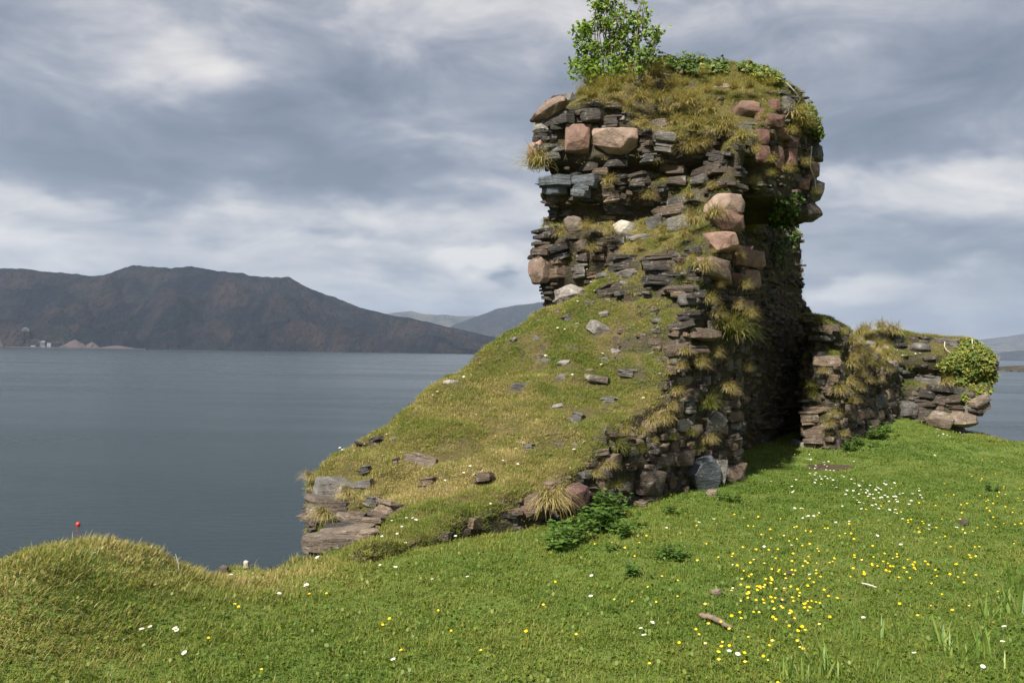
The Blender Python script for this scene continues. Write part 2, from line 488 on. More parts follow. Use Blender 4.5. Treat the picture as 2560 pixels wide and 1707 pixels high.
def on_sea(px, py):
    d = ray(px, py); return ORG + d * ((SEA - CAM_Z) / d.z)


def boxes(parts):
    a = Acc()
    for (cx, cy, cz, sx, sy, sz) in parts:
        v = np.array([[x, y, z] for x in (-.5, .5) for y in (-.5, .5) for z in (0, 1)]) * (sx, sy, sz) + (cx, cy, cz)
        a.add(v, Q=[[0, 1, 3, 2], [4, 6, 7, 5], [0, 4, 5, 1], [2, 3, 7, 6], [0, 2, 6, 4], [1, 5, 7, 3]])
    return a.mesh('box')


def arch_mesh(wd, ln, ht):
    a = Acc(); n = 10; V = []
    for y in (-ln / 2, ln / 2):
        for k in range(n + 1):
            th = math.pi * k / n; V.append((-math.cos(th) * wd / 2, y, math.sin(th) ** .7 * ht))
    Q = [[k, k + 1, k + n + 2, k + n + 1] for k in range(n)]
    a.add(V, Q=Q); me = a.mesh('arch')
    bm = bmesh.new(); bm.from_mesh(me); bm.verts.ensure_lookup_table(); bm.faces.new([bm.verts[k] for k in range(n + 1)]); bm.faces.new([bm.verts[n + 1 + k] for k in reversed(range(n + 1))]); bm.to_mesh(me); bm.free()
    return me


def heap_mesh(seed):
    rr = np.random.default_rng(seed); n = 22; rings = [(1, 0), (.8, .2), (.55, .48), (.28, .78), (.08, .97)]
    V = []; Q = []
    for (r_, z_) in rings:
        for k in range(n):
            th = 2 * math.pi * k / n; q = r_ * (1 + .07 * rr.normal()); V.append((q * math.cos(th), q * math.sin(th), z_ * (1 + .03 * rr.normal())))
    for i in range(len(rings) - 1):
        for k in range(n):
            Q.append([i * n + k, i * n + (k + 1) % n, (i + 1) * n + (k + 1) % n, (i + 1) * n + k])
    V.append((0, 0, 1)); T = [[4 * n + k, 4 * n + (k + 1) % n, 5 * n] for k in range(n)]
    a = Acc(); a.add(V, T=T, Q=Q); return a.mesh('heap')


p = at_dist(64, 828, 3830)
q = empty('quarry_shed', p); q.rotation_euler.z = .5
obj('roof', arch_mesh(24, 34, 15), M['metal'], q); o = obj('door', boxes([(0, -23.3, 0, 16, .6, 9)]), M['darkmetal'], q)
obj('wall', boxes([(0, 0, -30, 30, 44, 29.5)]), HM, q)
tag(q, 'pale arched quarry shed on the slope of the far hill', 'shed')
p = at_dist(108, 868, 3470); p.z = SEA + 2
q = empty('crushing_plant', p); q.scale = (.8, .8, .8)
obj('tower', boxes([(0, 0, 0, 22, 16, 22)]), M['darkmetal'], q)
obj('roof', boxes([(-2, 0, 22, 28, 18, 2), (2, 0, 24, 18, 12, 5)]), M['metal'], q)
obj('silo', boxes([(28, 2, 0, 18, 16, 20)]), M['metal'], q)
for bx_ in ((66, 0, 22, 50, 2, 1.5), (-45, 0, 30, 60, 2, 1.5)):
    obj('conveyor', boxes([bx_]), M['darkmetal'], q)
for bx_ in ((-72, 0, 0, 2, 2, 30), (90, 0, 0, 2, 2, 22)):
    obj('trestle', boxes([bx_]), M['darkmetal'], q)
for bx_ in ((-40, -5, 0, 20, 10, 8), (10, -14, 0, 16, 8, 6)):
    obj('office', boxes([bx_]), M['metal'], q)
tag(q, 'grey quarry processing plant with conveyors at the far shore', 'quarry')
for (px, wd, ht, dd, lab) in ((186, 62, 24, 1.006, 'tall pink gravel heap beside the quarry plant on the far shore'), (230, 40, 18, 1.010, 'smaller pink gravel heap beyond the tall one on the far shore'),
                              (292, 95, 9, 1.012, 'low long pink gravel bank at the end of the quarry shore'), (-4, 26, 30, 1.012, 'pink gravel heap on the other side of the quarry plant')):
    p = at_dist(px, 868, 3440 * dd); p.z = SEA + 1
    o = obj('gravel_heap', heap_mesh(px + 50), M['gravel']); o.location = p; o.scale = (wd / 2 * 1.75, wd / 2 * 1.2, ht * 1.25)
    tag(o, lab, 'gravel heap')
# shore quay under the quarry
p = at_dist(150, 868, 3425); p.z = SEA - 1
o = obj('quay', boxes([(0, 0, 0, 620, 26, 4.5)]), M['gravel']); o.location = p; tag(o, 'low pinkish stone quay along the far quarry shore', 'quay')

# ------------------------------------------------------------------ headland terrain
EDGE = np.array([(-60, -70), (-60, -2), (-20, 4.4), (-7, 5.4), (-4.2, 5.55), (-2.7, 5.7), (-2.0, 5.95), (-1.65, 6.45), (-1.35, 6.95), (-1.35, 7.6), (-1.6, 8.4), (-1.8, 9.3), (-1.6, 10.1), (1.0, 13.2), (3.3, 15.9), (5.3, 18.2), (6.8, 19.2),
                 (9.2, 18.4), (9.5, 16.9), (9.1, 15.9), (9.9, 14.9), (11.0, 14.4), (14, 14.2), (40, 12), (80, 0), (80, -70)], float)


def edge_dist(x, y):
    x = np.asarray(x, float); y = np.asarray(y, float)
    best = np.full(x.shape, 1e9); ins = np.zeros(x.shape, bool)
    for k in range(len(EDGE)):
        a = EDGE[k]; b = EDGE[(k + 1) % len(EDGE)]; e = b - a
        t = np.clip(((x - a[0]) * e[0] + (y - a[1]) * e[1]) / (e @ e), 0, 1)
        best = np.minimum(best, np.hypot(x - a[0] - t * e[0], y - a[1] - t * e[1]))
        c = (a[1] > y) != (b[1] > y)
        with np.errstate(divide='ignore', invalid='ignore'):
            ins ^= c & (x < e[0] * (y - a[1]) / (e[1] if e[1] else 1e-9) + a[0])
    return np.where(ins, -best, best)


def g2(x, y, cx, cy, sx, sy):
    return np.exp(-.5 * (((x - cx) / sx) ** 2 + ((y - cy) / sy) ** 2))


def ground(x, y):
    x = np.asarray(x, float); y = np.asarray(y, float)
    h = .44 * sm((y - 11.5) / 5) * sm((x - 2.5) / 4) - .26 * sm((x - 7.3) / 1.2) * sm((y - 13.6) / 1.8)
    h = h + .05 * fb2(x, y, .55, 3, 1) + .022 * fb2(x, y, 2.3, 3, 2) + .010 * fb2(x, y, 7, 2, 4)
    h = h + .40 * g2(x, y, -2.52, 5.0, .40, .7) + .10 * g2(x, y, -3.9, 5.0, .9, .8) + .20 * g2(x, y, -2.5, 4.2, .26, .3)
    h = h + .05 * fb2(x, y, 3.2, 3, 9) * sm((-1.2 - x) / .8)
    h = h + .10 * g2(x, y, 10.3, 14.2, 1.2, .8)
    d = edge_dist(x, y) + .22 * fb2(x, y, 1.3, 3, 6)
    shelf = np.exp(-.5 * ((x + 2.6) / 1.3) ** 4) * (y < 12)
    drop = .10 * sm((d + .7) / .7) + 1.5 * shelf * sm(d / .55)
    dc = d - 2.6 * shelf
    cl = np.clip(dc, 0, None)
    drop = drop + np.minimum(cl * 1.7 + .5 * sm(cl / .4), 19)
    h = h - drop - .35 * np.clip(cl, 0, 1) * fb2(x, y, 1.1, 4, 8)
    h = h + shelf * .80 * g2(x, y, -2.95, 9.0, .32, .4) + shelf * .70 * g2(x, y, -2.5, 8.6, .25, .3)
    return np.maximum(h, SEA - 2.5)


def stretch(a, b, s, lo, hi):
    c = list(np.arange(a, b + 1e-6, s)); k = s; v = c[0]; pre = []
    while v > lo:
        k *= 1.25; v -= k; pre.append(v)
    k = s; v = c[-1]; post = []
    while v < hi:
        k *= 1.25; v += k; post.append(v)
    return np.array(pre[::-1] + c + post)


gx = stretch(-7, 13, .1, -110, 120); gy = stretch(1.2, 20.5, .1, -90, 70)
X, Y = np.meshgrid(gx, gy); Z = ground(X, Y)
TV = np.stack([X.ravel(), Y.ravel(), Z.ravel()], -1); TF = grid_faces(len(gy), len(gx))
terrain = obj('ground', mesh_np('ground', TV, TF), M['lawn'], smooth=True)
tag(terrain, 'grassy headland with the ruin standing on it', 'ground', kind='structure')
BV_T = BVHTree.FromPolygons([tuple(v) for v in TV], [tuple(f) for f in TF])

# ------------------------------------------------------------------ the ruin: solids as implicit functions, meshed by surface nets
UA = np.array([.46, 8.2]); UD = np.array([.65, .76]); VD = np.array([-.76, .65])


def uv2xy(u, v):
    return UA[0] + UD[0] * u + VD[0] * v, UA[1] + UD[1] * u + VD[1] * v


def xy2uv(x, y):
    return (x - UA[0]) * UD[0] + (y - UA[1]) * UD[1], (x - UA[0]) * VD[0] + (y - UA[1]) * VD[1]


def surface_nets(f, org, h):
    nx, ny, nz = f.shape
    ins = f < 0
    c = np.zeros((nx - 1, ny - 1, nz - 1), int); acc = np.zeros((nx - 1, ny - 1, nz - 1, 3)); cnt = np.zeros((nx - 1, ny - 1, nz - 1))
    offs = [(a, b, d) for a in (0, 1) for b in (0, 1) for d in (0, 1)]

    def corner(arr, o_):
        return arr[o_[0]:nx - 1 + o_[0], o_[1]:ny - 1 + o_[1], o_[2]:nz - 1 + o_[2]]
    for i, a in enumerate(offs):
        c += corner(ins, a)
        for b in offs[i + 1:]:
            if sum(abs(p_ - q_) for p_, q_ in zip(a, b)) != 1:
                continue
            fa = corner(f, a); fb_ = corner(f, b); x = (fa < 0) != (fb_ < 0)
            with np.errstate(divide='ignore', invalid='ignore'):
                t = np.where(x, fa / (fa - fb_), 0)
            for k in range(3):
                acc[..., k] += np.where(x, a[k] + t * (b[k] - a[k]), 0)
            cnt += x
    act = (c > 0) & (c < 8)
    ids = np.full(act.shape, -1); ids[act] = np.arange(act.sum())
    cells = np.argwhere(act)
    V = (cells + acc[act] / cnt[act][:, None]) * h + np.array(org)
    Q = []
    for ax in range(3):
        sl0 = [slice(None)] * 3; sl1 = [slice(None)] * 3; sl0[ax] = slice(0, -1); sl1[ax] = slice(1, None)
        a = ins[tuple(sl0)]; b = ins[tuple(sl1)]
        E = np.argwhere(a != b)
        o1, o2 = [k for k in range(3) if k != ax]
        ok = (E[:, o1] > 0) & (E[:, o2] > 0) & (E[:, o1] < act.shape[o1]) & (E[:, o2] < act.shape[o2])
        E = E[ok]; s = a[tuple(E.T)]

        def idx(d1, d2):
            e = E.copy(); e[:, o1] -= d1; e[:, o2] -= d2; return ids[tuple(e.T)]
        q_ = np.stack([idx(1, 1), idx(0, 1), idx(0, 0), idx(1, 0)], -1)
        flip = s if ax != 1 else ~s
        q_[~flip] = q_[~flip][:, ::-1]
        Q.append(q_)
    Q = np.concatenate(Q)
    return V, Q[(Q >= 0).all(1)]


P0 = ([-2.9, -2.4, -1.5, -1, 0, 1, 1.77, 2.1, 2.5, 2.9, 3.3, 3.5, 3.75, 5], [-.1, -.02, .08, .16, .40, .78, 1.04, 1.5, 2.15, 2.75, 3.2, 3.7, 4.5, 4.7])
P1 = ([-2.9, -2.2, -1.5, -.71, .17, 1.57, 2.3, 2.7, 3.1, 3.4, 4.5], [-.1, .0, .08, .31, .80, 1.46, 2.02, 2.5, 3.05, 3.4, 3.5])
P2 = ([-2.5, -1.3, -1, 1.07, 2.5, 3.2, 4.5], [.16, .2, .32, 1.33, 1.98, 2.22, 2.3])


def mound_top(u, v):
    a = np.interp(u, *P0); b = np.interp(u, *P1); c = np.interp(u, *P2)
    t = np.clip(v / 1.2, 0, 2)
    return np.where(t < 1, a + (b - a) * t, b + (c - b) * (t - 1))


def tower_f(u, v, z):
    x, y = uv2xy(u, v)
    P = np.stack([x, y, z], -1)
    n1 = fbm(P * 1.1, 3, 2) ; n2 = fbm(P * np.array([2.6, 2.6, 5.0]), 3, 5); n3 = fbm(P * np.array([3.5, 3.5, 16.0]), 2, 9)
    # grassy rubble mound
    zm = mound_top(u, v) + .20 * n1 + .13 * n2
    uend = -2.55 + 1.28 * np.clip(v / 2.4, 0, 1.2)
    fm = np.maximum.reduce([(z - zm) * .85, -v + .06 * n2 - .02 + .10 * sm((-.2 - u) / 1.0), v - 2.45 + .12 * n1, u - 3.92 + .04 * n2, uend + .12 - u + .08 * n3 + .05 * n2, -1.3 - z])
    # upper mass
    uf = 4.20 - 1.62 * np.clip(v, -.2, 2.8) / 2.4
    ins = .26 * np.exp(-((z - 4.08) / .11) ** 4) + .24 * np.exp(-((z - 3.48) / .17) ** 4) * sm((v - .7) / .5) + .12 * sm((2.6 - z) / .3)
    ins = ins + .05 * sm((z - 4.9) / .3)
    top_front = 4.62 + .50 * sm((v - 1.1) / .7)
    ztop = top_front + 1.42 * sm((u - uf + .05) / 2.0) ** .8 - .3 * sm((v - 1.6) / .9) * sm((u - uf - .3) / .8)
    ztop = np.minimum(ztop, 5.86 + .10 * sm((u - 4) / 1.5)) - .85 * sm((u - 5.2) / 1.5) - .25 * sm((v - 1.7) / .7) - .12 * sm((.5 - v) / .5)
    ub = 6.66 + 2.0 * sm((4.25 - z) / .45) + .75 * sm((2.75 - z) / .5) - .35 * sm((z - 4.9) / .8) + .10 * n1
    ft = np.maximum.reduce([(z - ztop - .10 * n1 - .06 * n2) * .8, uf + ins + .10 * n1 + .07 * n2 + .05 * n3 - u, u - ub + .07 * n3, -v + .05 * n2 + .04 * n3 - .01, v - 2.42 + .06 * n2 + .05 * n3 + .05 * n1, -1.3 - z])
    notch = np.maximum.reduce([3.92 - u, v - 1.1 - .08 * n1, z - (3.86 - .10 * np.clip(u - 4, 0, 3) + 4 * sm((u - 6.3) / .5)) - .1 * n2])
    ft = np.maximum(ft, -notch + .03 * n3)
    return np.minimum(fm, ft)


def lowwall_f(u, v, z):
    x, y = uv2xy(u, v); P = np.stack([x, y, z], -1)
    n1 = fbm(P * 1.2, 3, 12); n2 = fbm(P * np.array([2.8, 2.8, 5.0]), 3, 15); n3 = fbm(P * np.array([3.5, 3.5, 15.0]), 2, 19)
    zt = np.interp(u, [6.5, 7.1, 7.6, 8.5, 9.6, 10.8], [2.36, 2.30, 2.25, 2.06, 1.82, 1.66]) + .28 * sm((v - .3) / .7) * sm((9.5 - u) / 3) - .25 * sm((.25 - v) / .25)
    e = 7.12 - .25 * sm((z - .6) / .8) * 0 + .22 * np.exp(-((z - 1.75) / .13) ** 2) + .10 * n1 + .08 * n2 + .07 * n3 + .12 * sm((z - 1.1) / .5) - .10 * sm((z - 1.95) / .3) + 1.5 * sm((v - .50) / .14)
    return np.maximum.reduce([(z - zt - .08 * n1 - .05 * n2) * .85, e - u, u - 10.75 + .1 * n1, -v + .06 * n2 + .05 * n3 - .10 * sm((1.0 - z) / 1), v - 1.9 + .08 * n2, -1.0 - z])


def farwall_f(x, y, z):
    P = np.stack([x, y, z], -1)
    n1 = fbm(P * 1.2, 3, 22); n2 = fbm(P * np.array([2.8, 2.8, 5.0]), 3, 25); n3 = fbm(P * np.array([3.5, 3.5, 15.0]), 2, 29)
    zt = np.interp(x, [6.6, 7.0, 7.6, 8.0, 8.8, 9.1, 9.4], [2.0, 2.10, 2.12, 2.02, 2.02, 1.86, 1.6])
    xr = np.interp(z, [.0, .5, .62, .95, 1.1, 1.5, 1.9], [8.55, 8.62, 8.9, 9.0, 9.24, 9.26, 9.0])
    yf = 16.25 - .10 * (x - 8) + .20 * np.exp(-((z - 1.22) / .16) ** 2) + .35 * sm((z - 1.55) / .5) - .1 * sm((.7 - z) / .4)
    return np.maximum.reduce([(z - zt - .06 * n1 - .05 * n2) * .85, x - xr + .06 * n2 + .05 * n3, 6.7 - x, yf + .06 * n1 + .06 * n2 + .05 * n3 - y, y - 17.5 + .08 * n2, -.6 - z])


def solid(fn, lo, hi, h, world):
    ax = [np.arange(a, b + h, h) for a, b in zip(lo, hi)]
    g = np.meshgrid(*ax, indexing='ij')
    V, Q = surface_nets(fn(*g), lo, h)
    if not world:
        x, y = uv2xy(V[:, 0], V[:, 1]); V = np.stack([x, y, V[:, 2]], -1)
    # outward orientation check
    a = V[Q[:, 1]] - V[Q[:, 0]]; b = V[Q[:, 3]] - V[Q[:, 0]]; N = np.cross(a, b)
    C = V[Q].mean(1)
    if (N * C).sum() < 0:
        Q = Q[:, ::-1]; N = -N
    A = np.linalg.norm(N, axis=1); N = N / (A[:, None] + 1e-12)
    # smooth normals for placement
    VN = np.zeros_like(V)
    for k in range(4):
        np.add.at(VN, Q[:, k], N)
    for _ in range(3):
        FN = VN[Q].mean(1); VN[:] = 0
        for k in range(4):
            np.add.at(VN, Q[:, k], FN)
    FN = VN[Q].mean(1); FN /= np.linalg.norm(FN, axis=1)[:, None] + 1e-12
    return dict(V=V, Q=Q, N=N, A=A, C=C, FN=FN, bvh=BVHTree.FromPolygons([tuple(v) for v in V], [tuple(q_) for q_ in Q]))


SOL = [solid(tower_f, (-3.0, -.5, -1.5), (9.9, 3.1, 6.6), .075, False),
       solid(lowwall_f, (6.4, -.5, -1.2), (11.2, 2.4, 2.9), .075, False),
       solid(farwall_f, (6.4, 15.6, -.8), (9.7, 17.9, 2.6), .075, True)]
THING = []
for name, label, cat, loc in (('ruined_tower', 'tall ruined slate and pink granite wall stump with a grassy rubble slope', 'ruin', (1.5, 10.5, 0)),
                              ('ruined_wall', 'low tussock-hung stone wall stretch beyond the dark doorway of the tower', 'wall', (6, 14.6, .2)),
                              ('ruined_wall', 'ivy-covered broken end of ruined wall with two round boulders at its foot', 'wall', (8.2, 16.6, .3))):
    THING.append(tag(empty(name, loc), label, cat))


def child(name, me, mat, k, smooth=False):
    o = obj(name, me, mat, THING[k], smooth)
    o.location = -THING[k].location
    return o


def sub_mesh(name, V, Q):
    used = np.unique(Q); mp = np.full(len(V), -1); mp[used] = np.arange(len(used))
    return mesh_np(name, V[used], mp[Q])


for k, s in enumerate(SOL):
    up = s['FN'][:, 2] > .56
    child('masonry_core', sub_mesh('masonry_core', s['V'], s['Q'][~up]), M['core'], k, True)
    child('turf', sub_mesh('turf', s['V'], s['Q'][up]), M['turf'], k, True)


def cast(px, py, terrain_too=True):
    d = ray(px, py); best = None
    for k, s in enumerate(SOL):
        loc, n, i, dist = s['bvh'].ray_cast(ORG, d)
        if loc is not None and (best is None or dist < best[3]):
            best = (loc, Vector(s['FN'][i]), k, dist)
    if terrain_too:
        loc, n, i, dist = BV_T.ray_cast(ORG, d)
        if loc is not None and (best is None or dist < best[3]):
            best = (loc, n if n.z > 0 else -n, -1, dist)
    return best

# ------------------------------------------------------------------ stone shapes
def hull_verts(pts):
    bm = bmesh.new()
    for p_ in pts:
        bm.verts.new(p_)
    r_ = bmesh.ops.convex_hull(bm, input=bm.verts)
    bmesh.ops.delete(bm, geom=[v for v in bm.verts if not v.link_faces], context='VERTS')
    bmesh.ops.recalc_face_normals(bm, faces=bm.faces)
    bm.verts.index_update()
    V = [tuple(v.co) for v in bm.verts]; T = []
    for f in bm.faces:
        ii = [v.index for v in f.verts]
        for k in range(1, len(ii) - 1):
            T.append((ii[0], ii[k], ii[k + 1]))
    bm.free()
    return np.array(V), np.array(T)


def slate_shape(rr, layers):
    """split slate slab: a few thin angular sheets lying on one another, about 1 x 1 x 1 before scaling"""
    a = Acc(); edges = np.sort(np.concatenate([[-.5, .5], rr.uniform(-.38, .38, layers - 1)]))
    n = int(rr.integers(5, 8))
    ang0 = np.sort((np.arange(n) + rr.uniform(-.40, .40, n)) / n * 2 * math.pi)
    wedge = rr.normal(0, .16, 2)
    for k in range(layers):
        z0, z1 = edges[k], edges[k + 1]
        ang = ang0 + rr.normal(0, .09, n); rad = rr.uniform(.74, 1.10, n)
        sx, sy = rr.uniform(.78, 1.0), rr.uniform(.80, 1.0); ox, oy = rr.uniform(-.10, .10, 2)
        sq = (np.abs(np.cos(ang)) ** 4 + np.abs(np.sin(ang)) ** 4) ** (-1 / 4)
        x = ox + .5 * sx * rad * sq * np.cos(ang); y = oy + .5 * sy * rad * sq * np.sin(ang)
        h = (z1 - z0); P = []
        for (zz_, wd_) in ((z0, -1), (z1, 1)):
            shx = 1 - rr.uniform(0, .13, n); shy = 1 - rr.uniform(0, .13, n)
            P.append(np.stack([x * shx, y * shy, zz_ + h * (wedge[0] * x + wedge[1] * y) * wd_ + rr.normal(0, 1, n) * .07 * h], -1))
        chip = rr.integers(0, n, 2)
        P.append(np.stack([x[chip] * 1.07, y[chip] * 1.07, np.full(2, z0 + h * rr.uniform(.25, .75))], -1))
        V, T = hull_verts(np.concatenate(P)); a.add(V, T=T)
    return a.mesh('slate')


def rock_shape(rr, npts, power, bev, sharp=45):
    """angular or water-worn stone: hull of points on a rounded box, edges broken by a bevel, then roughened"""
    d = rr.normal(size=(npts, 3)); d /= np.linalg.norm(d, axis=1)[:, None]
    if power > 4:
        d = np.concatenate([d, np.array([[i, j, l] for i in (-1, 1) for j in (-1, 1) for l in (-1, 1)]) * rr.uniform(.75, 1, (8, 3)) / 1.6])
    q_ = (np.abs(d) ** power).sum(1) ** (-1 / power)
    P = d * q_[:, None] * .52 * rr.uniform(.84, 1.05, (len(d), 1))
    V, T = hull_verts(P)
    me = bpy.data.meshes.new('t'); me.from_pydata([tuple(v) for v in V], [], [tuple(t) for t in T])
    bm = bmesh.new(); bm.from_mesh(me)
    bmesh.ops.dissolve_limit(bm, angle_limit=R(9), verts=bm.verts, edges=bm.edges)
    bmesh.ops.bevel(bm, geom=list(bm.edges), offset=bev, segments=2, profile=.6, affect='EDGES', clamp_overlap=True)
    bmesh.ops.triangulate(bm, faces=bm.faces)
    long = [e for e in bm.edges if e.calc_length() > .15]
    bmesh.ops.subdivide_edges(bm, edges=long, cuts=2); bmesh.ops.triangulate(bm, faces=bm.faces)
    bm.verts.index_update()
    V = np.array([v.co[:] for v in bm.verts]); T = np.array([[v.index for v in f.verts] for f in bm.faces]); bm.free()
    off = rr.uniform(0, 50, 3)
    V = V * (1 + .09 * fbm(V * 3 + off, 3, 3) + .055 * fbm(V * 8 + off, 3, 4))[:, None]
    a = Acc(); a.add(V, T=T); me = a.mesh('rock')
    me.shade_smooth(); me.set_sharp_from_angle(angle=R(sharp))
    return me


rr = np.random.default_rng(5)
SLATES = [slate_shape(rr, int(k)) for k in rr.integers(1, 4, 22)]
LAYER = [slate_shape(rr, int(k)) for k in (4, 5, 5, 6, 4, 6)]
THIN = [slate_shape(rr, 1) for k in range(10)]
BOULD = [rock_shape(rr, 34, 3.0, .06, 85) for _ in range(8)]
BLOCK = [rock_shape(rr, 14, 4.8, .022) for _ in range(10)]
OUT = np.array([(-.30, -.12), (-.47, .22), (-.20, .47), (.16, .50), (.46, .24), (.42, -.14), (.16, -.46), (-.02, -.52), (-.14, -.36)])
a = Acc(); a.add(*hull_verts(np.concatenate([np.c_[OUT * .96, np.full(9, -.5)], np.c_[OUT, np.full(9, .1) + rr.normal(0, .08, 9)], np.c_[OUT[1:6] * .8 + (-.05, 0), np.full(5, .42)]])))
LEAFSLAB = [a.mesh('slab')]
CACHE = {}


def shaped(me, mat):
    """the same shape in another stone: one mesh per shape and material"""
    key = (me.name, mat)
    if key not in CACHE:
        c = me.copy(); c.materials.clear(); c.materials.append(M[mat]); CACHE[key] = c
    return CACHE[key]


BIG = []            # placed stones: centre, axes, half sizes, for the rubble to keep clear of
NST = [0, 0, 0]


def put_stone(p, outv, right, up, size, kind, mat, k, protr, name='stone', label=None):
    wd, dp, ht = size
    lst = {'s': LAYER if ht / wd > .36 else SLATES, 't': THIN, 'b': BOULD, 'k': BLOCK, 'p': THIN, 'q': LEAFSLAB}[kind]
    me = shaped(lst[random.randrange(len(lst))], mat)
    c = p - outv * (dp * .5 - protr)
    Rm = Matrix((right, -outv, up)).transposed(); dims = (wd, dp, ht)
    if kind in 'pq':                           # a plate set on edge, its broad side outwards
        Rm = Matrix((right, up, outv)).transposed(); dims = (wd, ht, dp)
    o = bpy.data.objects.new(name, me); COL.objects.link(o); o.parent = THING[k]
    o.matrix_local = Matrix.Translation(c - THING[k].location) @ Rm.to_4x4() @ Matrix.Diagonal((*dims, 1))
    if label:
        o['label'] = label
    BIG.append((np.array(c), np.array(right), np.array(up), wd, ht, dp)); NST[k] += 1
    return o


REG = {1: (1260, 0, 2.8), 2: (1260, 440, 2.8), 3: (1300, 900, 2.8), 4: (700, 760, 2.3756), 5: (1900, 720, 3.015), 8: (1500, 1150, 2.219), 0: (0, 0, 1)}
MISS = []


def topx(reg, X_, Y_):
    a, b, c = REG[reg]; return a + X_ / c, b + Y_ / c


def place(reg, X_, Y_, W_, H_, tilt=0, mat='slate', kind='s', force=None, push=None, label=None):
    px, py = topx(reg, X_, Y_); sc_ = REG[reg][2]
    h = None
    for (ox, oy) in ((0, 0), (0, 12), (10, 0), (-10, 0), (22, 0), (-22, 0), (0, 28), (40, 0), (-40, 0)):
        t_ = cast(px + ox, py + oy, force is None)
        if t_ and (t_[2] >= 0 or force is None):
            h = t_; px += ox; py += oy; break
    if h is None:
        MISS.append((reg, X_, Y_)); return
    p, n, k, dist = h
    rd = ray(px, py)
    if k < 0:
        k = 0 if px < 2000 else (1 if px < 2250 else 2)
    # along the pixel's own ray at the hit distance
    p = ORG + rd * dist
    hn = Vector((n.x, n.y, 0)); view = Vector((-rd.x, -rd.y, 0)).normalized()
    steep = hn.length
    if force == 2:
        steep = .9; hn = view.copy()
    outv = (hn.normalized() * .8 + view * .2).normalized() if steep > .5 else (view * .8 + hn * .4).normalized()
    up = Vector((0, 0, 1)); right = up.cross(outv).normalized()
    fs = max(.5, abs(right.dot(Vector((view.y, -view.x, 0)).normalized())))
    wd = W_ / sc_ * dist / F / fs; ht = H_ / sc_ * dist / F
    if steep <= .6:                           # lying in a turf slope
        lean = Matrix.Rotation(-math.atan2(max(n.dot(outv), 0), n.z) * .6, 3, right)
        up = (lean @ up); outv = (lean @ outv)
    tl = Matrix.Rotation(R(tilt + random.uniform(-2, 2)), 3, outv); right = tl @ right; up = tl @ up
    yw = Matrix.Rotation(R(random.uniform(-9, 9)), 3, up); right = yw @ right; outv = yw @ outv
    wd *= 1.06; ht *= 1.14 if kind in 'st' else 1.06
    dp = {'s': max(.22, wd * .62), 't': max(.2, wd * .6), 'b': max(min(wd, ht) * .95, .12), 'k': max(min(wd, ht) * 1.05, .18), 'p': .16, 'q': .2}[kind]
    pr = push if push is not None else {'s': .10, 't': .09, 'b': dp * .42, 'k': dp * .36, 'p': .12, 'q': .16}[kind]
    if steep <= .6:
        pr = pr * .7; dp *= .9
    put_stone(p, outv, right, up, (wd, dp, ht), kind, mat, k, pr, label=label)


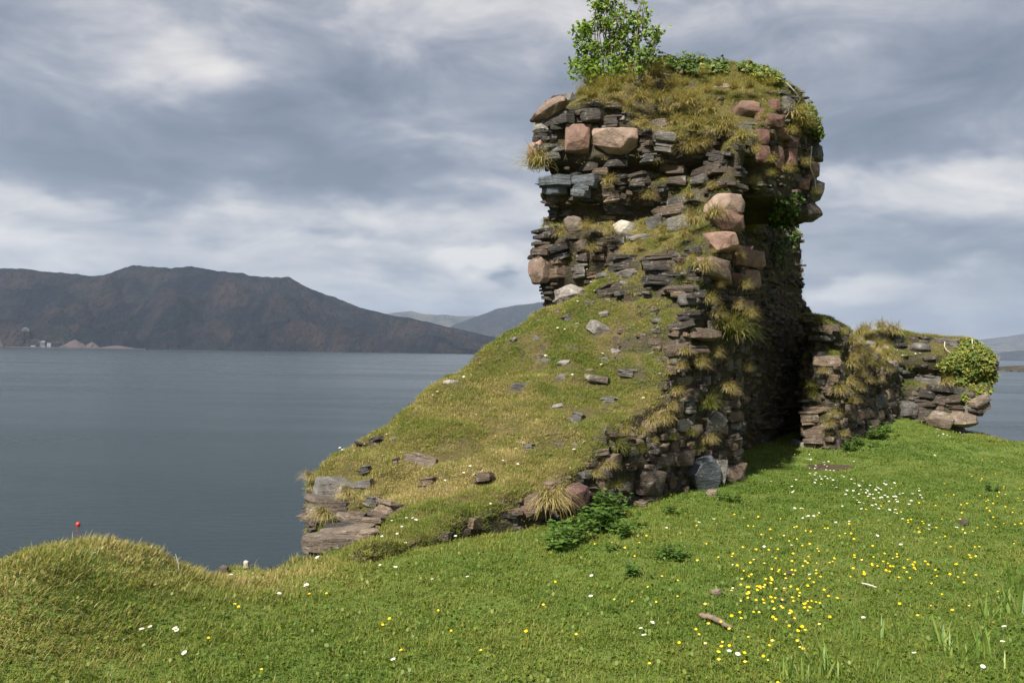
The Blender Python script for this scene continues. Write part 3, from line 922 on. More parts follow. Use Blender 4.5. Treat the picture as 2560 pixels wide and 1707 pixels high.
for a in [
    # --- tower, top band
    (340, 780, 265, 105, 20, 'pinkpale', 'b', None, .2), (285, 748, 130, 60, 8, 'pale', 'b'), (430, 680, 175, 48, 0, 'grey', 's', None, .2), (375, 838, 290, 85, 4, 'slate', 's', None, .2), (620, 822, 240, 72, 4, 'slate', 's', None, .18),
    (560, 786, 185, 30, 3, 'slate', 't'), (410, 892, 205, 32, 9, 'slate', 't', None, .15), (252, 902, 100, 62, 0, 'pale', 'b'), (512, 982, 200, 205, 4, 'pink', 'k', None, .16), (790, 985, 310, 185, -3, 'pinkpale', 'b', None, .22),
    (740, 862, 165, 75, 4, 'slate', 's', None, .12), (272, 958, 125, 55, 0, 'slate'), (305, 1020, 185, 80, 0, 'slate', 's', None, .14), (228, 1072, 92, 155, 0, 'pink', 'k'), (322, 1080, 195, 92, 14, 'grey', 's', None, .18),
    (640, 925, 70, 60, 0, 'brown'), (1120, 1000, 190, 120, -12, 'grey', 's', None, .16), (1000, 1032, 105, 72, 8, 'brown'), (1098, 872, 195, 60, 8, 'tan', 's', None, .14), (982, 846, 95, 52, 0, 'slate'), (830, 830, 60, 22, 0, 'pale', 't'),
    (1530, 608, 125, 52, -6, 'pinkpale', 'b'), (1702, 790, 190, 145, -4, 'pink', 'b'), (1788, 815, 72, 115, 0, 'red', 'k'), (1690, 920, 125, 100, 0, 'grey'), (1600, 922, 105, 50, 0, 'slate'), (1705, 1005, 95, 75, 0, 'slate'), (1570, 852, 85, 42, 0, 'slate'),
    (1500, 720, 90, 60, 0, 'brown'), (1350, 700, 50, 40, 0, 'brown', 'b'), (620, 630, 120, 40, -8, 'slate', 't'),
    # right face of the tower
    (1892, 742, 62, 95, 0, 'red', 'k'), (1980, 755, 82, 130, 0, 'grey', 'k'), (1885, 850, 110, 95, 0, 'red', 'k'), (1800, 962, 74, 112, 0, 'red', 'k'), (1792, 1085, 84, 132, 0, 'red', 'k'), (1892, 1105, 74, 170, 0, 'red', 'k'),
    (1992, 1112, 66, 125, 0, 'red', 'k'), (2180, 1072, 72, 112, 0, 'grey', 'k'), (2155, 1192, 64, 104, 0, 'pink', 'k'), (2085, 1292, 64, 82, 0, 'red', 'k'), (2205, 1335, 84, 135, 0, 'grey', 'b'), (2125, 1485, 145, 130, 0, 'brown', 'b'),
    (2000, 1005, 92, 92, 0, 'red', 'k'), (1930, 935, 84, 84, 0, 'red', 'k'), (2090, 1140, 66, 90, 0, 'brown', 'k'), (2030, 1250, 60, 60, 0, 'brown', 'k'),
    # middle bands
    (1000, 1122, 115, 52, 4, 'grey', 's', None, .2), (1520, 1122, 205, 92, -16, 'slate', 's', None, .2), (1450, 1207, 285, 72, 3, 'brown', 's', None, .24), (1190, 1202, 175, 50, -5, 'brown', 's', None, .22), (960, 1262, 185, 74, 9, 'slate', 's', None, .2), (770, 1152, 195, 40, 0, 'slate', 's', None, .2),
    (580, 1172, 165, 50, 0, 'slate', 's', None, .15), (680, 1216, 135, 36, 2, 'brown', 't', None, .2), (1080, 1110, 90, 40, -5, 'slate'), (1640, 1210, 120, 60, 0, 'slate'), (1250, 1205, 70, 60, 20, 'grey'),
    (335, 1286, 240, 56, 2, 'blue', 't', None, .26), (570, 1281, 235, 56, -2, 'blue', 't', None, .26), (375, 1338, 205, 56, 2, 'blue', 't', None, .24), (540, 1327, 135, 36, 0, 'blue', 't', None, .22), (540, 1362, 175, 46, -3, 'blue', 't', None, .22),
    (510, 1241, 95, 30, 0, 'slate', 't', None, .2), (620, 1251, 145, 30, 0, 'slate', 't', None, .2), (820, 1272, 115, 62, 10, 'slate', 's', None, .18), (1210, 1277, 165, 42, 0, 'slate', 't', None, .18), (1390, 1270, 135, 42, 5, 'grey', 't', None, .18), (930, 1322, 135, 46, 0, 'slate', 's', None, .16),
    (215, 1412, 115, 62, -8, 'tan', 's'), (200, 1345, 85, 20, 0, 'slate', 't'), (1640, 1310, 110, 26, -8, 'slate', 't'), (1110, 1325, 80, 40, 0, 'grey'), (1010, 1335, 60, 40, 0, 'slate'),
]:
    place(1, *a)
for a in [
    (830, 212, 325, 92, -12, 'slate', 's', None, .16), (1260, 172, 265, 72, 12, 'grey', 's', None, .18), (1160, 246, 235, 60, 2, 'brown', 's', None, .16), (760, 146, 135, 62, 8, 'tan', 's'), (1545, 215, 255, 170, 12, 'pinkpale', 'b', None, .2), (1550, 315, 215, 150, -6, 'pink', 'b', None, .16),
    (482, 352, 145, 130, 0, 'tan', 'b', None, .12), (842, 372, 175, 112, 0, 'white', 'b', None, .14), (1052, 332, 115, 100, 10, 'grey', 'k'), (1230, 332, 165, 112, 6, 'grey', 'k'), (950, 432, 185, 30, 0, 'pale', 't', None, .12), (830, 456, 85, 30, 0, 'pale', 't', None, .12),
    (440, 270, 90, 45, 5, 'grey', 's'), (350, 260, 90, 60, 0, 'slate'), (285, 388, 195, 24, 3, 'slate', 't', None, .16), (270, 430, 185, 22, 0, 'slate', 't', None, .16), (300, 410, 150, 18, 0, 'grey', 't', None, .15), (262, 512, 145, 82, 0, 'slate', 's', None, .14), (382, 532, 185, 92, 16, 'slate', 's', None, .12),
    (545, 492, 95, 82, 12, 'slate', 'k'), (672, 502, 125, 60, -8, 'brown', 's'), (247, 662, 112, 190, 0, 'pinkpale', 'b', None, .14), (382, 652, 175, 112, 0, 'brown', 's'), (530, 667, 125, 84, 8, 'grey', 's'), (545, 572, 145, 40, 0, 'brown', 't'), (792, 552, 145, 52, 4, 'brown', 's'),
    (832, 612, 205, 92, 5, 'slate', 's', None, .14), (1080, 607, 255, 82, 5, 'slate', 's', None, .2), (1232, 602, 95, 72, -10, 'brown', 's'), (1110, 702, 255, 112, -4, 'slate', 's', None, .22), (862, 692, 135, 82, 8, 'grey', 'b'), (692, 702, 75, 52, 0, 'grey', 'b'), (722, 812, 195, 72, 15, 'slate', 's'),
    (470, 832, 225, 122, 9, 'pale', 'b', None, .18), (395, 850, 95, 150, 0, 'pale', 'b', None, .12), (300, 780, 110, 13, -4, 'slate', 't', None, .12), (312, 822, 118, 16, 0, 'slate', 't', None, .12), (318, 858, 118, 26, -6, 'slate', 't', None, .12), (300, 800, 100, 12, 2, 'slate', 't'),
    (1500, 462, 155, 142, 4, 'pink', 'k', None, .2), (1642, 562, 112, 152, 0, 'red', 'k'), (1745, 582, 112, 132, 0, 'pink', 'k'), (1445, 655, 185, 150, -3, 'pinkpale', 'k', None, .2), (1530, 685, 84, 160, 0, 'pink', 'k'), (1632, 722, 84, 104, 0, 'red', 'b'), (1715, 722, 94, 152, 0, 'pink', 'k'), (1695, 912, 74, 84, 0, 'pink', 'k'),
    (1330, 512, 120, 30, 0, 'slate', 't', None, .14), (1330, 545, 125, 50, 0, 'slate', 's'), (1270, 796, 285, 36, 0, 'slate', 't', None, .18), (1335, 832, 155, 30, 0, 'slate', 't', None, .15), (1222, 832, 135, 36, 0, 'brown', 't', None, .15), (1310, 976, 205, 52, 8, 'slate', 's', None, .16), (1240, 1046, 205, 36, 14, 'slate', 't', None, .16),
    (1370, 1110, 225, 92, 0, 'brown', 'b', None, .16), (1200, 1102, 95, 62, 0, 'brown', 's'), (1320, 1226, 145, 40, 0, 'brown', 'k', None, .14), (1332, 1196, 135, 15, 0, 'tan', 't', None, .14), (1300, 1292, 145, 46, 10, 'brown', 's'), (1260, 1432, 145, 82, 0, 'tan', 'b'), (1640, 640, 50, 50, 0, 'slate'),
    (1470, 890, 110, 80, 0, 'brown', 'b'), (1580, 880, 120, 70, 0, 'slate', 's'), (1700, 1080, 90, 60, 0, 'brown', 's'), (1500, 850, 120, 30, 0, 'slate', 't'),
    # stones lying in the grassy slope
    (655, 1078, 200, 84, -33, 'pale', 't'), (420, 1310, 92, 42, 6, 'pale', 'b'), (400, 1412, 74, 52, 10, 'pale', 'b'), (642, 1442, 200, 84, -10, 'tan', 's'), (100, 1482, 185, 52, 3, 'grey', 's'), (862, 1376, 135, 52, -6, 'grey', 's'), (65, 1150, 66, 44, 22, 'pale', 'b'),
    (450, 1002, 76, 52, 14, 'grey', 's'), (712, 966, 95, 26, 5, 'pale', 't'), (1065, 1016, 76, 52, -10, 'grey', 'b'), (820, 1085, 70, 30, 5, 'tan', 't'), (1080, 1205, 90, 22, 0, 'tan', 't'), (1010, 830, 80, 36, -10, 'grey', 's'),
]:
    place(2, *a)
for a in [
    (1212, 236, 95, 94, 0, 'brown', 'k'), (1132, 452, 74, 92, 0, 'pale', 'k'), (1335, 436, 130, 165, -8, 'pale', 'p', None, .12), (1180, 322, 95, 84, 0, 'grey', 's'), (1222, 482, 84, 72, 0, 'brown', 'k'), (1040, 522, 105, 84, 0, 'brown', 'k'), (1102, 682, 125, 112, 0, 'brown', 'k', None, .14),
    (962, 702, 155, 94, 0, 'brown', 'k', None, .14), (870, 852, 155, 192, -8, 'brown', 'k', None, .16), (990, 772, 95, 44, 8, 'tan', 's'), (1042, 842, 95, 82, 18, 'brown', 's'), (862, 968, 155, 74, 4, 'brown', 'b', None, .14), (722, 892, 125, 74, 0, 'slate', 'k'), (702, 1022, 155, 112, 8, 'slate', 'k'),
    (850, 1022, 115, 42, 0, 'brown', 's'), (562, 962, 125, 52, 0, 'slate', 's'), (762, 732, 84, 62, 0, 'brown', 's'), (820, 740, 80, 70, 0, 'brown', 'b'),
    (1250, 822, 200, 285, 3, 'blue', 'q', None, .2, 'large upright blue-grey slab'), (1315, 765, 80, 165, -12, 'pale', 'p', None, .2), (1162, 926, 54, 74, 0, 'brown', 'k'), (1342, 952, 74, 94, 0, 'tan', 'k'), (1470, 822, 135, 185, 4, 'brown', 'k', None, .14), (1490, 242, 95, 92, 0, 'brown', 'b'),
    (1500, 392, 115, 82, 0, 'brown', 'k'), (1495, 462, 100, 36, 0, 'grey', 's'), (1490, 552, 95, 60, 6, 'brown', 's'), (1490, 602, 95, 42, 6, 'brown', 's'), (1512, 642, 74, 46, 4, 'tan', 'k'), (1500, 706, 105, 60, 18, 'brown', 's'), (1382, 572, 105, 60, 14, 'brown', 's'), (1420, 330, 90, 70, 0, 'brown', 's'),
    (1400, 660, 80, 60, 0, 'brown', 'k'), (350, 952, 122, 192, 4, 'maroon', 'b', None, .2, 'dark red rounded boulder'), (680, 580, 185, 52, 4, 'brown', 's', None, .14), (832, 572, 66, 52, 0, 'tan', 'b'), (1400, 480, 70, 90, 0, 'brown', 'k'), (1320, 240, 90, 60, 0, 'slate'),
    (1260, 200, 70, 50, 0, 'brown'), (1090, 370, 70, 70, 0, 'brown', 'k'), (980, 610, 80, 60, 0, 'brown', 'k'), (900, 600, 70, 60, 0, 'slate', 'k'), (1270, 560, 90, 60, 0, 'brown', 'k'), (1210, 640, 70, 60, 0, 'slate', 'k'), (640, 940, 60, 90, 0, 'slate', 'k'), (480, 900, 90, 60, 0, 'brown', 's'),
    (262, 332, 105, 52, 18, 'pale', 'b'), (396, 422, 115, 94, -20, 'grey', 's'), (620, 287, 125, 54, -4, 'grey', 's'), (60, 612, 90, 40, 8, 'grey', 's'), (590, 820, 110, 60, 0, 'slate', 'b'),  # last boulder: dark stone standing in for a shaded hole
    (1640, 300, 90, 60, 0, 'slate', 's', 1), (1660, 420, 100, 60, 0, 'slate', 's', 1), (1780, 440, 120, 60, 0, 'slate', 's', 1), (1860, 300, 120, 60, 0, 'slate', 's', 1), (1700, 560, 130, 50, 0, 'slate', 's', 1), (1650, 640, 110, 60, 0, 'slate', 's', 1),
]:
    place(3, *a)
for a in [
    (300, 1097, 336, 99, -14, 'pale', 's', 2, .3), (497, 1072, 147, 45, 4, 'grey', 's', None, .14), (290, 1207, 389, 113, -10, 'tan', 's', 2, .34), (662, 1222, 182, 88, -14, 'tan', 's', None, .2), (547, 1182, 112, 66, -8, 'grey', 's', None, .16), (352, 1356, 440, 62, 1, 'tan', 't', 2, .36), (372, 1412, 440, 74, -2, 'tan', 's', 2, .30), (330, 1470, 360, 56, -5, 'tan', 's', 2, .22), (330, 1510, 260, 40, -8, 'slate', 't', 2, .08), (200, 1420, 120, 50, -12, 'grey', 's', 2, .34),
    (562, 1307, 159, 66, 0, 'tan', 's', None, .2), (430, 1268, 200, 43, -14, 'tan', 's', 2, .2), (350, 1312, 253, 28, 0, 'slate', 't', 2, .2), (240, 1462, 224, 64, -16, 'grey', 's', 2, .2), (520, 1375, 141, 64, 14, 'tan', 's', 2, .16), (470, 1250, 141, 38, -10, 'brown', 't', 2, .2), (600, 1260, 129, 32, -8, 'brown', 't', None, .16),
    (862, 937, 185, 62, -14, 'tan', 's'), (1220, 1032, 155, 46, 5, 'brown', 's', None, .22), (880, 1062, 115, 52, 8, 'brown', 's'), (692, 937, 54, 42, 20, 'tan', 's'), (500, 982, 84, 36, 14, 'grey', 's'), (1015, 467, 95, 25, 6, 'white', 't'), (1036, 354, 54, 26, 10, 'pale', 'b'), (1480, 852, 60, 26, 0, 'grey', 'b'),
    (580, 818, 90, 50, 20, 'slate', 's'), (1600, 1085, 50, 40, 20, 'brown', 's'), (1380, 1230, 120, 24, 3, 'brown', 't'), (1520, 1200, 170, 150, 0, 'brown', 'b', None, .1),  # first slate: dark piece added in place of a hole's shade
]:
    place(4, *a)
for a in [
    (470, 377, 205, 30, -3, 'grey', 't', 1, .2), (470, 552, 245, 60, 3, 'tan', 's', 1, .2), (400, 592, 74, 52, 0, 'tan', 's', 1), (540, 687, 74, 62, 0, 'brown', 'k', 1), (376, 962, 160, 110, 4, 'tan', 's', 1, .2), (380, 1082, 225, 74, 3, 'brown', 's', 1, .2), (400, 1146, 135, 30, 4, 'tan', 't', 1, .2),
    (350, 1182, 175, 42, -3, 'pale', 's', 1, .2), (430, 442, 115, 52, 0, 'brown', 's', 1), (660, 942, 66, 130, 0, 'brown', 'k', 1), (890, 852, 74, 115, 0, 'grey', 'k', 1), (750, 952, 95, 82, 0, 'brown', 'k', 1), (820, 1062, 92, 132, 0, 'brown', 'k', 1), (680, 1032, 115, 42, 4, 'brown', 's', 1), (942, 802, 74, 92, 0, 'brown', 'k', 1),
    (960, 622, 36, 122, 0, 'brown', 'k', 1), (1005, 590, 36, 90, 0, 'grey', 'k', 1), (610, 1192, 95, 122, 0, 'brown', 'k', 1), (722, 842, 84, 62, 0, 'brown', 'k', 1), (450, 500, 150, 30, 3, 'slate', 't', 1, .16), (480, 620, 130, 36, 0, 'slate', 's', 1), (460, 1230, 80, 80, 0, 'brown', 'k', 1), (800, 860, 70, 70, 0, 'brown', 'k', 1), (880, 960, 70, 70, 0, 'brown', 'k', 1),
    (720, 1110, 70, 80, 0, 'brown', 'k', 1), (920, 930, 70, 60, 0, 'slate', 'k', 1), (620, 1080, 80, 60, 0, 'brown', 'k', 1), (560, 900, 90, 60, 0, 'brown', 's', 1),
    (1205, 462, 150, 82, 0, 'grey', 'b', 1), (1056, 442, 105, 46, 4, 'slate', 's', 1), (1250, 396, 115, 42, 0, 'grey', 's', 1), (1040, 386, 84, 42, -6, 'grey', 's', 1), (1370, 360, 125, 30, 4, 'grey', 't', 1), (1450, 422, 95, 52, 10, 'grey', 's', 1), (930, 442, 74, 42, -18, 'pink', 'b', 1), (832, 422, 74, 42, -8, 'pale', 'b', 1),
    (1110, 622, 125, 36, 0, 'grey', 't', 1), (1290, 692, 155, 52, -4, 'grey', 's', 1), (1112, 912, 125, 122, -10, 'grey', 'k', 1, .14), (1260, 892, 155, 82, 6, 'slate', 's', 1), (1345, 992, 155, 112, -6, 'tan', 'b', 1, .26, 'round pale brown boulder at the wall foot'), (1502, 990, 145, 102, 2, 'tan', 'b', 1, .26, 'round pale brown boulder at the wall foot'),
    (1640, 872, 115, 92, 30, 'tan', 's', 1, .2), (1700, 906, 115, 82, 0, 'slate', 's', 1, .14), (1590, 1052, 62, 72, 0, 'grey', 's', 1), (1490, 922, 145, 60, 0, 'brown', 's', 1), (1480, 770, 255, 36, -4, 'grey', 't', 1, .2), (1330, 752, 205, 40, -4, 'slate', 't', 1, .2), (1300, 832, 165, 50, 0, 'slate', 's', 1), (1440, 832, 145, 42, 4, 'slate', 's', 1),
    (930, 362, 155, 40, 0, 'grey', 't', 1), (1160, 382, 74, 36, 0, 'brown', 's', 1), (1260, 800, 120, 40, -8, 'slate', 't', 1, .16), (1560, 700, 120, 40, 0, 'grey', 's', 1), (1380, 900, 90, 60, 0, 'brown', 's', 1), (1560, 930, 70, 80, 0, 'grey', 'k', 1), (1310, 1010, 130, 60, -25, 'tan', 'b', 1),
]:
    place(5, *a)
print('missed stones', MISS)

# ------------------------------------------------------------------ rubble between the named stones
BC = np.array([b[0] for b in BIG]); BR = np.array([b[1] for b in BIG]); BU = np.array([b[2] for b in BIG])
BW = np.array([b[3] for b in BIG]); BH = np.array([b[4] for b in BIG]); BD = np.array([b[5] for b in BIG])
MATS_T = ['slate', 'slate', 'slate', 'brown', 'brown', 'grey', 'slate', 'brown', 'brown']
MATS_B = ['brown', 'brown', 'brown', 'slate', 'grey', 'tan', 'brown', 'slate']


def in_view(c):
    d = CR.transposed() @ (Vector(c) - ORG)
    return d.z < -1 and abs(d.x / d.z) < .60 and abs(d.y / d.z) < .40


for k, (s, count) in enumerate(zip(SOL, (7600, 2000, 1300))):
    steep = (s['FN'][:, 2] < .5) & (s['C'][:, 2] > -.6) & (s['FN'][:, 2] > -.75)
    prob = np.where(steep, s['A'], 0); prob /= prob.sum()
    pick = RNG.choice(len(prob), count, p=prob)
    cand = []
    for i in pick:
        c = s['C'][i] + RNG.normal(0, .02, 3); n = s['FN'][i]
        d = c - BC
        lx = np.abs((d * BR).sum(1)); lz = np.abs((d * BU).sum(1))
        if ((lx < BW * .46) & (lz < BH * .46) & (np.linalg.norm(d, axis=1) < .9)).any():
            continue
        u, v = xy2uv(c[0], c[1])
        lowface = (k == 0 and c[2] < 2.3 and v < .4) or (k == 1 and v < .3)
        if lowface:
            wd = RNG.uniform(.08, .30); ht = wd * RNG.uniform(.16, .6)
        else:
            wd = min(.5, RNG.lognormal(-1.6, .5)); ht = RNG.uniform(.014, .055) * (1 + wd)
        cand.append((wd * ht, c, n, wd, ht, lowface))
    cand.sort(key=lambda t: -t[0])
    acc = {}
    for (ar, c, n, wd, ht, lowface) in cand:
        outv = Vector((n[0], n[1], 0)).normalized(); up = Vector((0, 0, 1))
        outv = Matrix.Rotation(R(random.uniform(-28, 28)), 3, 'Z') @ outv
        right = up.cross(outv).normalized()
        tl = Matrix.Rotation(R(random.gauss(0, 6)), 3, outv); right = tl @ right; up = tl @ up
        mat = random.choice(MATS_B if lowface else (MATS_T if k < 2 else ['slate', 'grey', 'brown', 'grey', 'tan']))
        kind = 'k' if lowface and ht / wd > .5 and random.random() < .6 else ('s' if random.random() < .6 else 't')
        dp = max(.12, wd * .7); pr = random.uniform(.0, .095)
        facing = Vector(n).dot(ORG - Vector(c)) > 0 and in_view(c)
        if NST[k] < (298, 230, 200)[k] and facing and wd > .1:
            put_stone(Vector(c), outv, right, up, (wd, dp, ht), kind, mat, k, pr)
        else:
            me = random.choice({'s': SLATES, 't': THIN, 'k': THIN}[kind])
            nv = len(me.vertices); co = np.empty(nv * 3, np.float32); me.vertices.foreach_get('co', co); co = co.reshape(-1, 3)
            Rm = np.array(Matrix((right, -outv, up)).transposed())
            co = (co * (wd, dp, ht)) @ Rm.T + c - np.array(outv) * (dp * .5 - pr)
            T = np.array([p_.vertices[:] for p_ in me.polygons])
            acc.setdefault(mat, Acc()).add(co, T=T, b=random.random())
    if k == 0:
        sl_ = (s['FN'][:, 2] > .5) & (s['C'][:, 2] > .5) & (s['C'][:, 2] < 3.6)
        pr_ = np.where(sl_, s['A'] * (.25 + np.clip(s['C'][:, 2] - 1.2, 0, 1.5)), 0); pr_ /= pr_.sum()
        for i in RNG.choice(len(pr_), 120, p=pr_):
            c = s['C'][i]; wd = RNG.uniform(.05, .17); ht = wd * RNG.uniform(.25, .6); n = s['FN'][i]
            outv = Vector((n[0], n[1] - .3, 0)).normalized(); outv = Matrix.Rotation(R(random.uniform(-50, 50)), 3, 'Z') @ outv; up = Vector((0, 0, 1)); right = up.cross(outv)
            tl = Matrix.Rotation(R(random.gauss(0, 16)), 3, outv); right = tl @ right; up = tl @ up
            me = random.choice(SLATES); co = np.empty(len(me.vertices) * 3, np.float32); me.vertices.foreach_get('co', co)
            co = (co.reshape(-1, 3) * (wd, wd * .8, ht)) @ np.array(Matrix((right, -outv, up)).transposed()).T + c - np.array(n) * ht * .22
            acc.setdefault(random.choice(['grey', 'brown', 'tan', 'slate', 'pale']), Acc()).add(co, T=np.array([q_.vertices[:] for q_ in me.polygons]), b=random.random())
    for mat, a in acc.items():
        o = child('rubble', a.mesh('rubble'), M[mat], k); o['kind'] = 'stuff'

# ------------------------------------------------------------------ grass
def blade(a, base, az, lean, ln, wd, b, curl=.5, segs=2):
    """one grass blade: a narrow bent strip ending in a point"""
    d = np.array([math.cos(az), math.sin(az), 0]); sd = np.array([-math.sin(az), math.cos(az), 0])
    V = []; ang = lean; p_ = np.array(base, float)
    for k in range(segs):
        ww = wd * (1 - .35 * k / segs)
        V += [p_ - sd * ww / 2, p_ + sd * ww / 2]
        p_ = p_ + (d * math.sin(ang) + np.array([0, 0, 1]) * math.cos(ang)) * ln / segs
        ang += curl
    V.append(p_)
    Q = [[2 * k, 2 * k + 1, 2 * k + 3, 2 * k + 2] for k in range(segs - 1)]
    a.add(V, T=[[2 * segs - 2, 2 * segs - 1, 2 * segs]], Q=Q, b=b)


def tuft(name, n, rad, h0, h1, wd, lean, bvar, seed, leaf=0):
    rr = np.random.default_rng(seed); a = Acc()
    for _ in range(n):
        r_ = rad * math.sqrt(rr.random()); th = rr.uniform(0, 2 * math.pi)
        blade(a, (r_ * math.cos(th), r_ * math.sin(th), -.008), rr.uniform(0, 2 * math.pi), abs(rr.normal(0, lean)), rr.uniform(h0, h1), wd * rr.uniform(.7, 1.3), rr.normal(0, bvar), rr.uniform(.2, .9))
    for _ in range(leaf):                                  # clover and daisy leaves low in the sward
        r_ = rad * math.sqrt(rr.random()); th = rr.uniform(0, 2 * math.pi); az = rr.uniform(0, 6.28); s_ = rr.uniform(.004, .0075)
        c = np.array([r_ * math.cos(th), r_ * math.sin(th), rr.uniform(.012, .03)]); tl = rr.normal(0, .4, 2)
        V = [c + s_ * np.array([math.cos(az + t_) * q_, math.sin(az + t_) * q_, (tl[0] * math.cos(t_) + tl[1] * math.sin(t_)) * q_]) for t_, q_ in ((0, 1.3), (.8, 1), (1.9, .9), (3.14, 1), (4.4, .9), (5.5, 1))]
        a.add(V, T=[[0, 1, 2], [0, 2, 3], [0, 3, 4], [0, 4, 5]], b=rr.normal(-.06, .08))
    me = a.mesh(name); me.materials.append(M['grass'])
    return bpy.data.objects.new(name, me)


protos = bpy.data.collections.new('grass_forms')
SPEC = [(62, .10, .018, .038, .0032, .85, .11, 2), (62, .10, .018, .036, .0032, 1.0, .11, 1), (52, .10, .016, .032, .0034, .9, .11, 8), (60, .10, .022, .046, .0032, .7, .11, 0),
        (52, .09, .025, .065, .0031, .8, .14, 0), (52, .085, .03, .075, .0030, .95, .15, 1), (46, .09, .02, .05, .0033, .9, .14, 3), (26, .06, .07, .16, .0042, .45, .12, 0)]
for k, (n_, rd_, a_, b_, w_, l_, v_, lf_) in enumerate(SPEC):
    protos.objects.link(tuft('grass_%s' % 'abcdefgh'[k], n_, rd_, a_, b_, w_, l_, v_, 100 + k, lf_))

gn = bpy.data.node_groups.new('scatter', 'GeometryNodeTree')
gn.interface.new_socket('Geometry', in_out='INPUT', socket_type='NodeSocketGeometry'); gn.interface.new_socket('Geometry', in_out='OUTPUT', socket_type='NodeSocketGeometry')
gi = gn.nodes.new('NodeGroupInput'); go = gn.nodes.new('NodeGroupOutput'); ip = gn.nodes.new('GeometryNodeInstanceOnPoints'); ci = gn.nodes.new('GeometryNodeCollectionInfo')
ci.inputs[0].default_value = protos; ci.inputs[1].default_value = True; ci.inputs[2].default_value = True


def named(nm, typ):
    n = gn.nodes.new('GeometryNodeInputNamedAttribute'); n.data_type = typ; n.inputs[0].default_value = nm; return n.outputs[0]


gn.links.new(gi.outputs[0], ip.inputs['Points']); gn.links.new(ci.outputs[0], ip.inputs['Instance']); ip.inputs['Pick Instance'].default_value = True
gn.links.new(named('idx', 'INT'), ip.inputs['Instance Index']); gn.links.new(named('rot', 'FLOAT_VECTOR'), ip.inputs['Rotation']); gn.links.new(named('scl', 'FLOAT'), ip.inputs['Scale'])
gn.links.new(ip.outputs[0], go.inputs[0])


def euler_from(N, yaw):
    """XYZ euler angles that carry +z to N after a turn of yaw about z"""
    N = N / np.linalg.norm(N, axis=1)[:, None]
    ref = np.stack([np.cos(yaw), np.sin(yaw), np.zeros_like(yaw)], -1)
    xax = ref - N * (ref * N).sum(1)[:, None]; xax /= np.linalg.norm(xax, axis=1)[:, None]; yax = np.cross(N, xax)
    return np.stack([np.arctan2(yax[:, 2], N[:, 2]), -np.arcsin(np.clip(xax[:, 2], -1, 1)), np.arctan2(xax[:, 1], xax[:, 0])], -1)


def scatter(name, P, N, idx, scl, tint, label):
    me = bpy.data.meshes.new(name); me.vertices.add(len(P)); me.vertices.foreach_set('co', P.astype(np.float32).ravel())
    attr(me, 'rot', euler_from(N, RNG.uniform(0, 2 * math.pi, len(P))).astype(np.float32), 'FLOAT_VECTOR')
    attr(me, 'idx', idx.astype(np.int32), 'INT'); attr(me, 'scl', scl.astype(np.float32)); attr(me, 'tint', tint.astype(np.float32))
    o = bpy.data.objects.new(name, me); COL.objects.link(o)
    md = o.modifiers.new('scatter', 'NODES'); md.node_group = gn
    return tag(o, label, 'grass', kind='stuff')


def normals(x, y):
    e = .04
    return np.stack([-(ground(x + e, y) - ground(x - e, y)) / (2 * e), -(ground(x, y + e) - ground(x, y - e)) / (2 * e), np.ones_like(x)], -1)


def in_solid(x, y, z):
    u, v = xy2uv(x, y)
    return (tower_f(u, v, z) < -.02) | (lowwall_f(u, v, z) < -.02) | (farwall_f(x, y, z) < -.02)


# lawn: denser close by, thinning with distance
n0 = 62000
rad = 2.2 + (24 - 2.2) * RNG.random(n0) ** 1.25
az = RNG.uniform(-.72, .70, n0)
x = rad * np.sin(az); y = rad * np.cos(az)
z = ground(x, y)
xb = RNG.uniform(-14, 14, 9000); yb = RNG.uniform(-7, 3, 9000)
x = np.concatenate([x, xb]); y = np.concatenate([y, yb]); z = ground(x, y)
keep = (z > -3.2) & ~in_solid(x, y, z + .03)
x, y, z = x[keep], y[keep], z[keep]
soilp = g2(x, y, 4.55, 12.2, .28, .22)
k2 = soilp < .45; x, y, z = x[k2], y[k2], z[k2]
N = normals(x, y)
dry = fb2(x, y, .9, 4, 31) * .9 + fb2(x, y, 4.5, 3, 33) * .35
hum = sm((-1.0 - x) / 1.0) * sm((y - 3.2) / .8)
edge = sm((edge_dist(x, y) + 1.1) / 1.0)
tint = .315 + .21 * dry + .12 * hum * (.6 + .8 * fb2(x, y, 2.2, 3, 41)) + .16 * edge + RNG.normal(0, .05, len(x))
u_, v_ = xy2uv(x, y)
nearmound = sm((1.3 + v_) / 1.2) * sm((.8 - u_) / 1.2)
tint = tint + .20 * nearmound * sm((.6 - np.abs(v_ - .1)) / .8)
lush = g2(x, y, 6.2, 13.6, 1.6, .8) + g2(x, y, 3.6, 10.4, 1.2, .5)
tint = tint - .10 * lush + .22 * g2(x, y, -2.5, 4.2, .4, .4)
idx = RNG.choice([0, 1, 2, 3], len(x), p=[.33, .27, .22, .18])
longer = (RNG.random(len(x)) < .12 + .38 * hum + .5 * edge) ; idx = np.where(longer, RNG.choice([4, 5, 6], len(x)), idx)
idx = np.where(RNG.random(len(x)) < .012 + .03 * edge, 7, idx)
scl = RNG.uniform(.75, 1.25, len(x)) * (1 + .25 * lush) * (1 + .012 * np.hypot(x, y))
scl = np.where(idx == 7, scl * .62, scl)
up_ = np.array([0, 0, 1.0])
scatter('grass', np.stack([x, y, z], -1), N * .6 + up_ * .4, idx, scl, tint, 'short green turf covering the headland around the ruin')

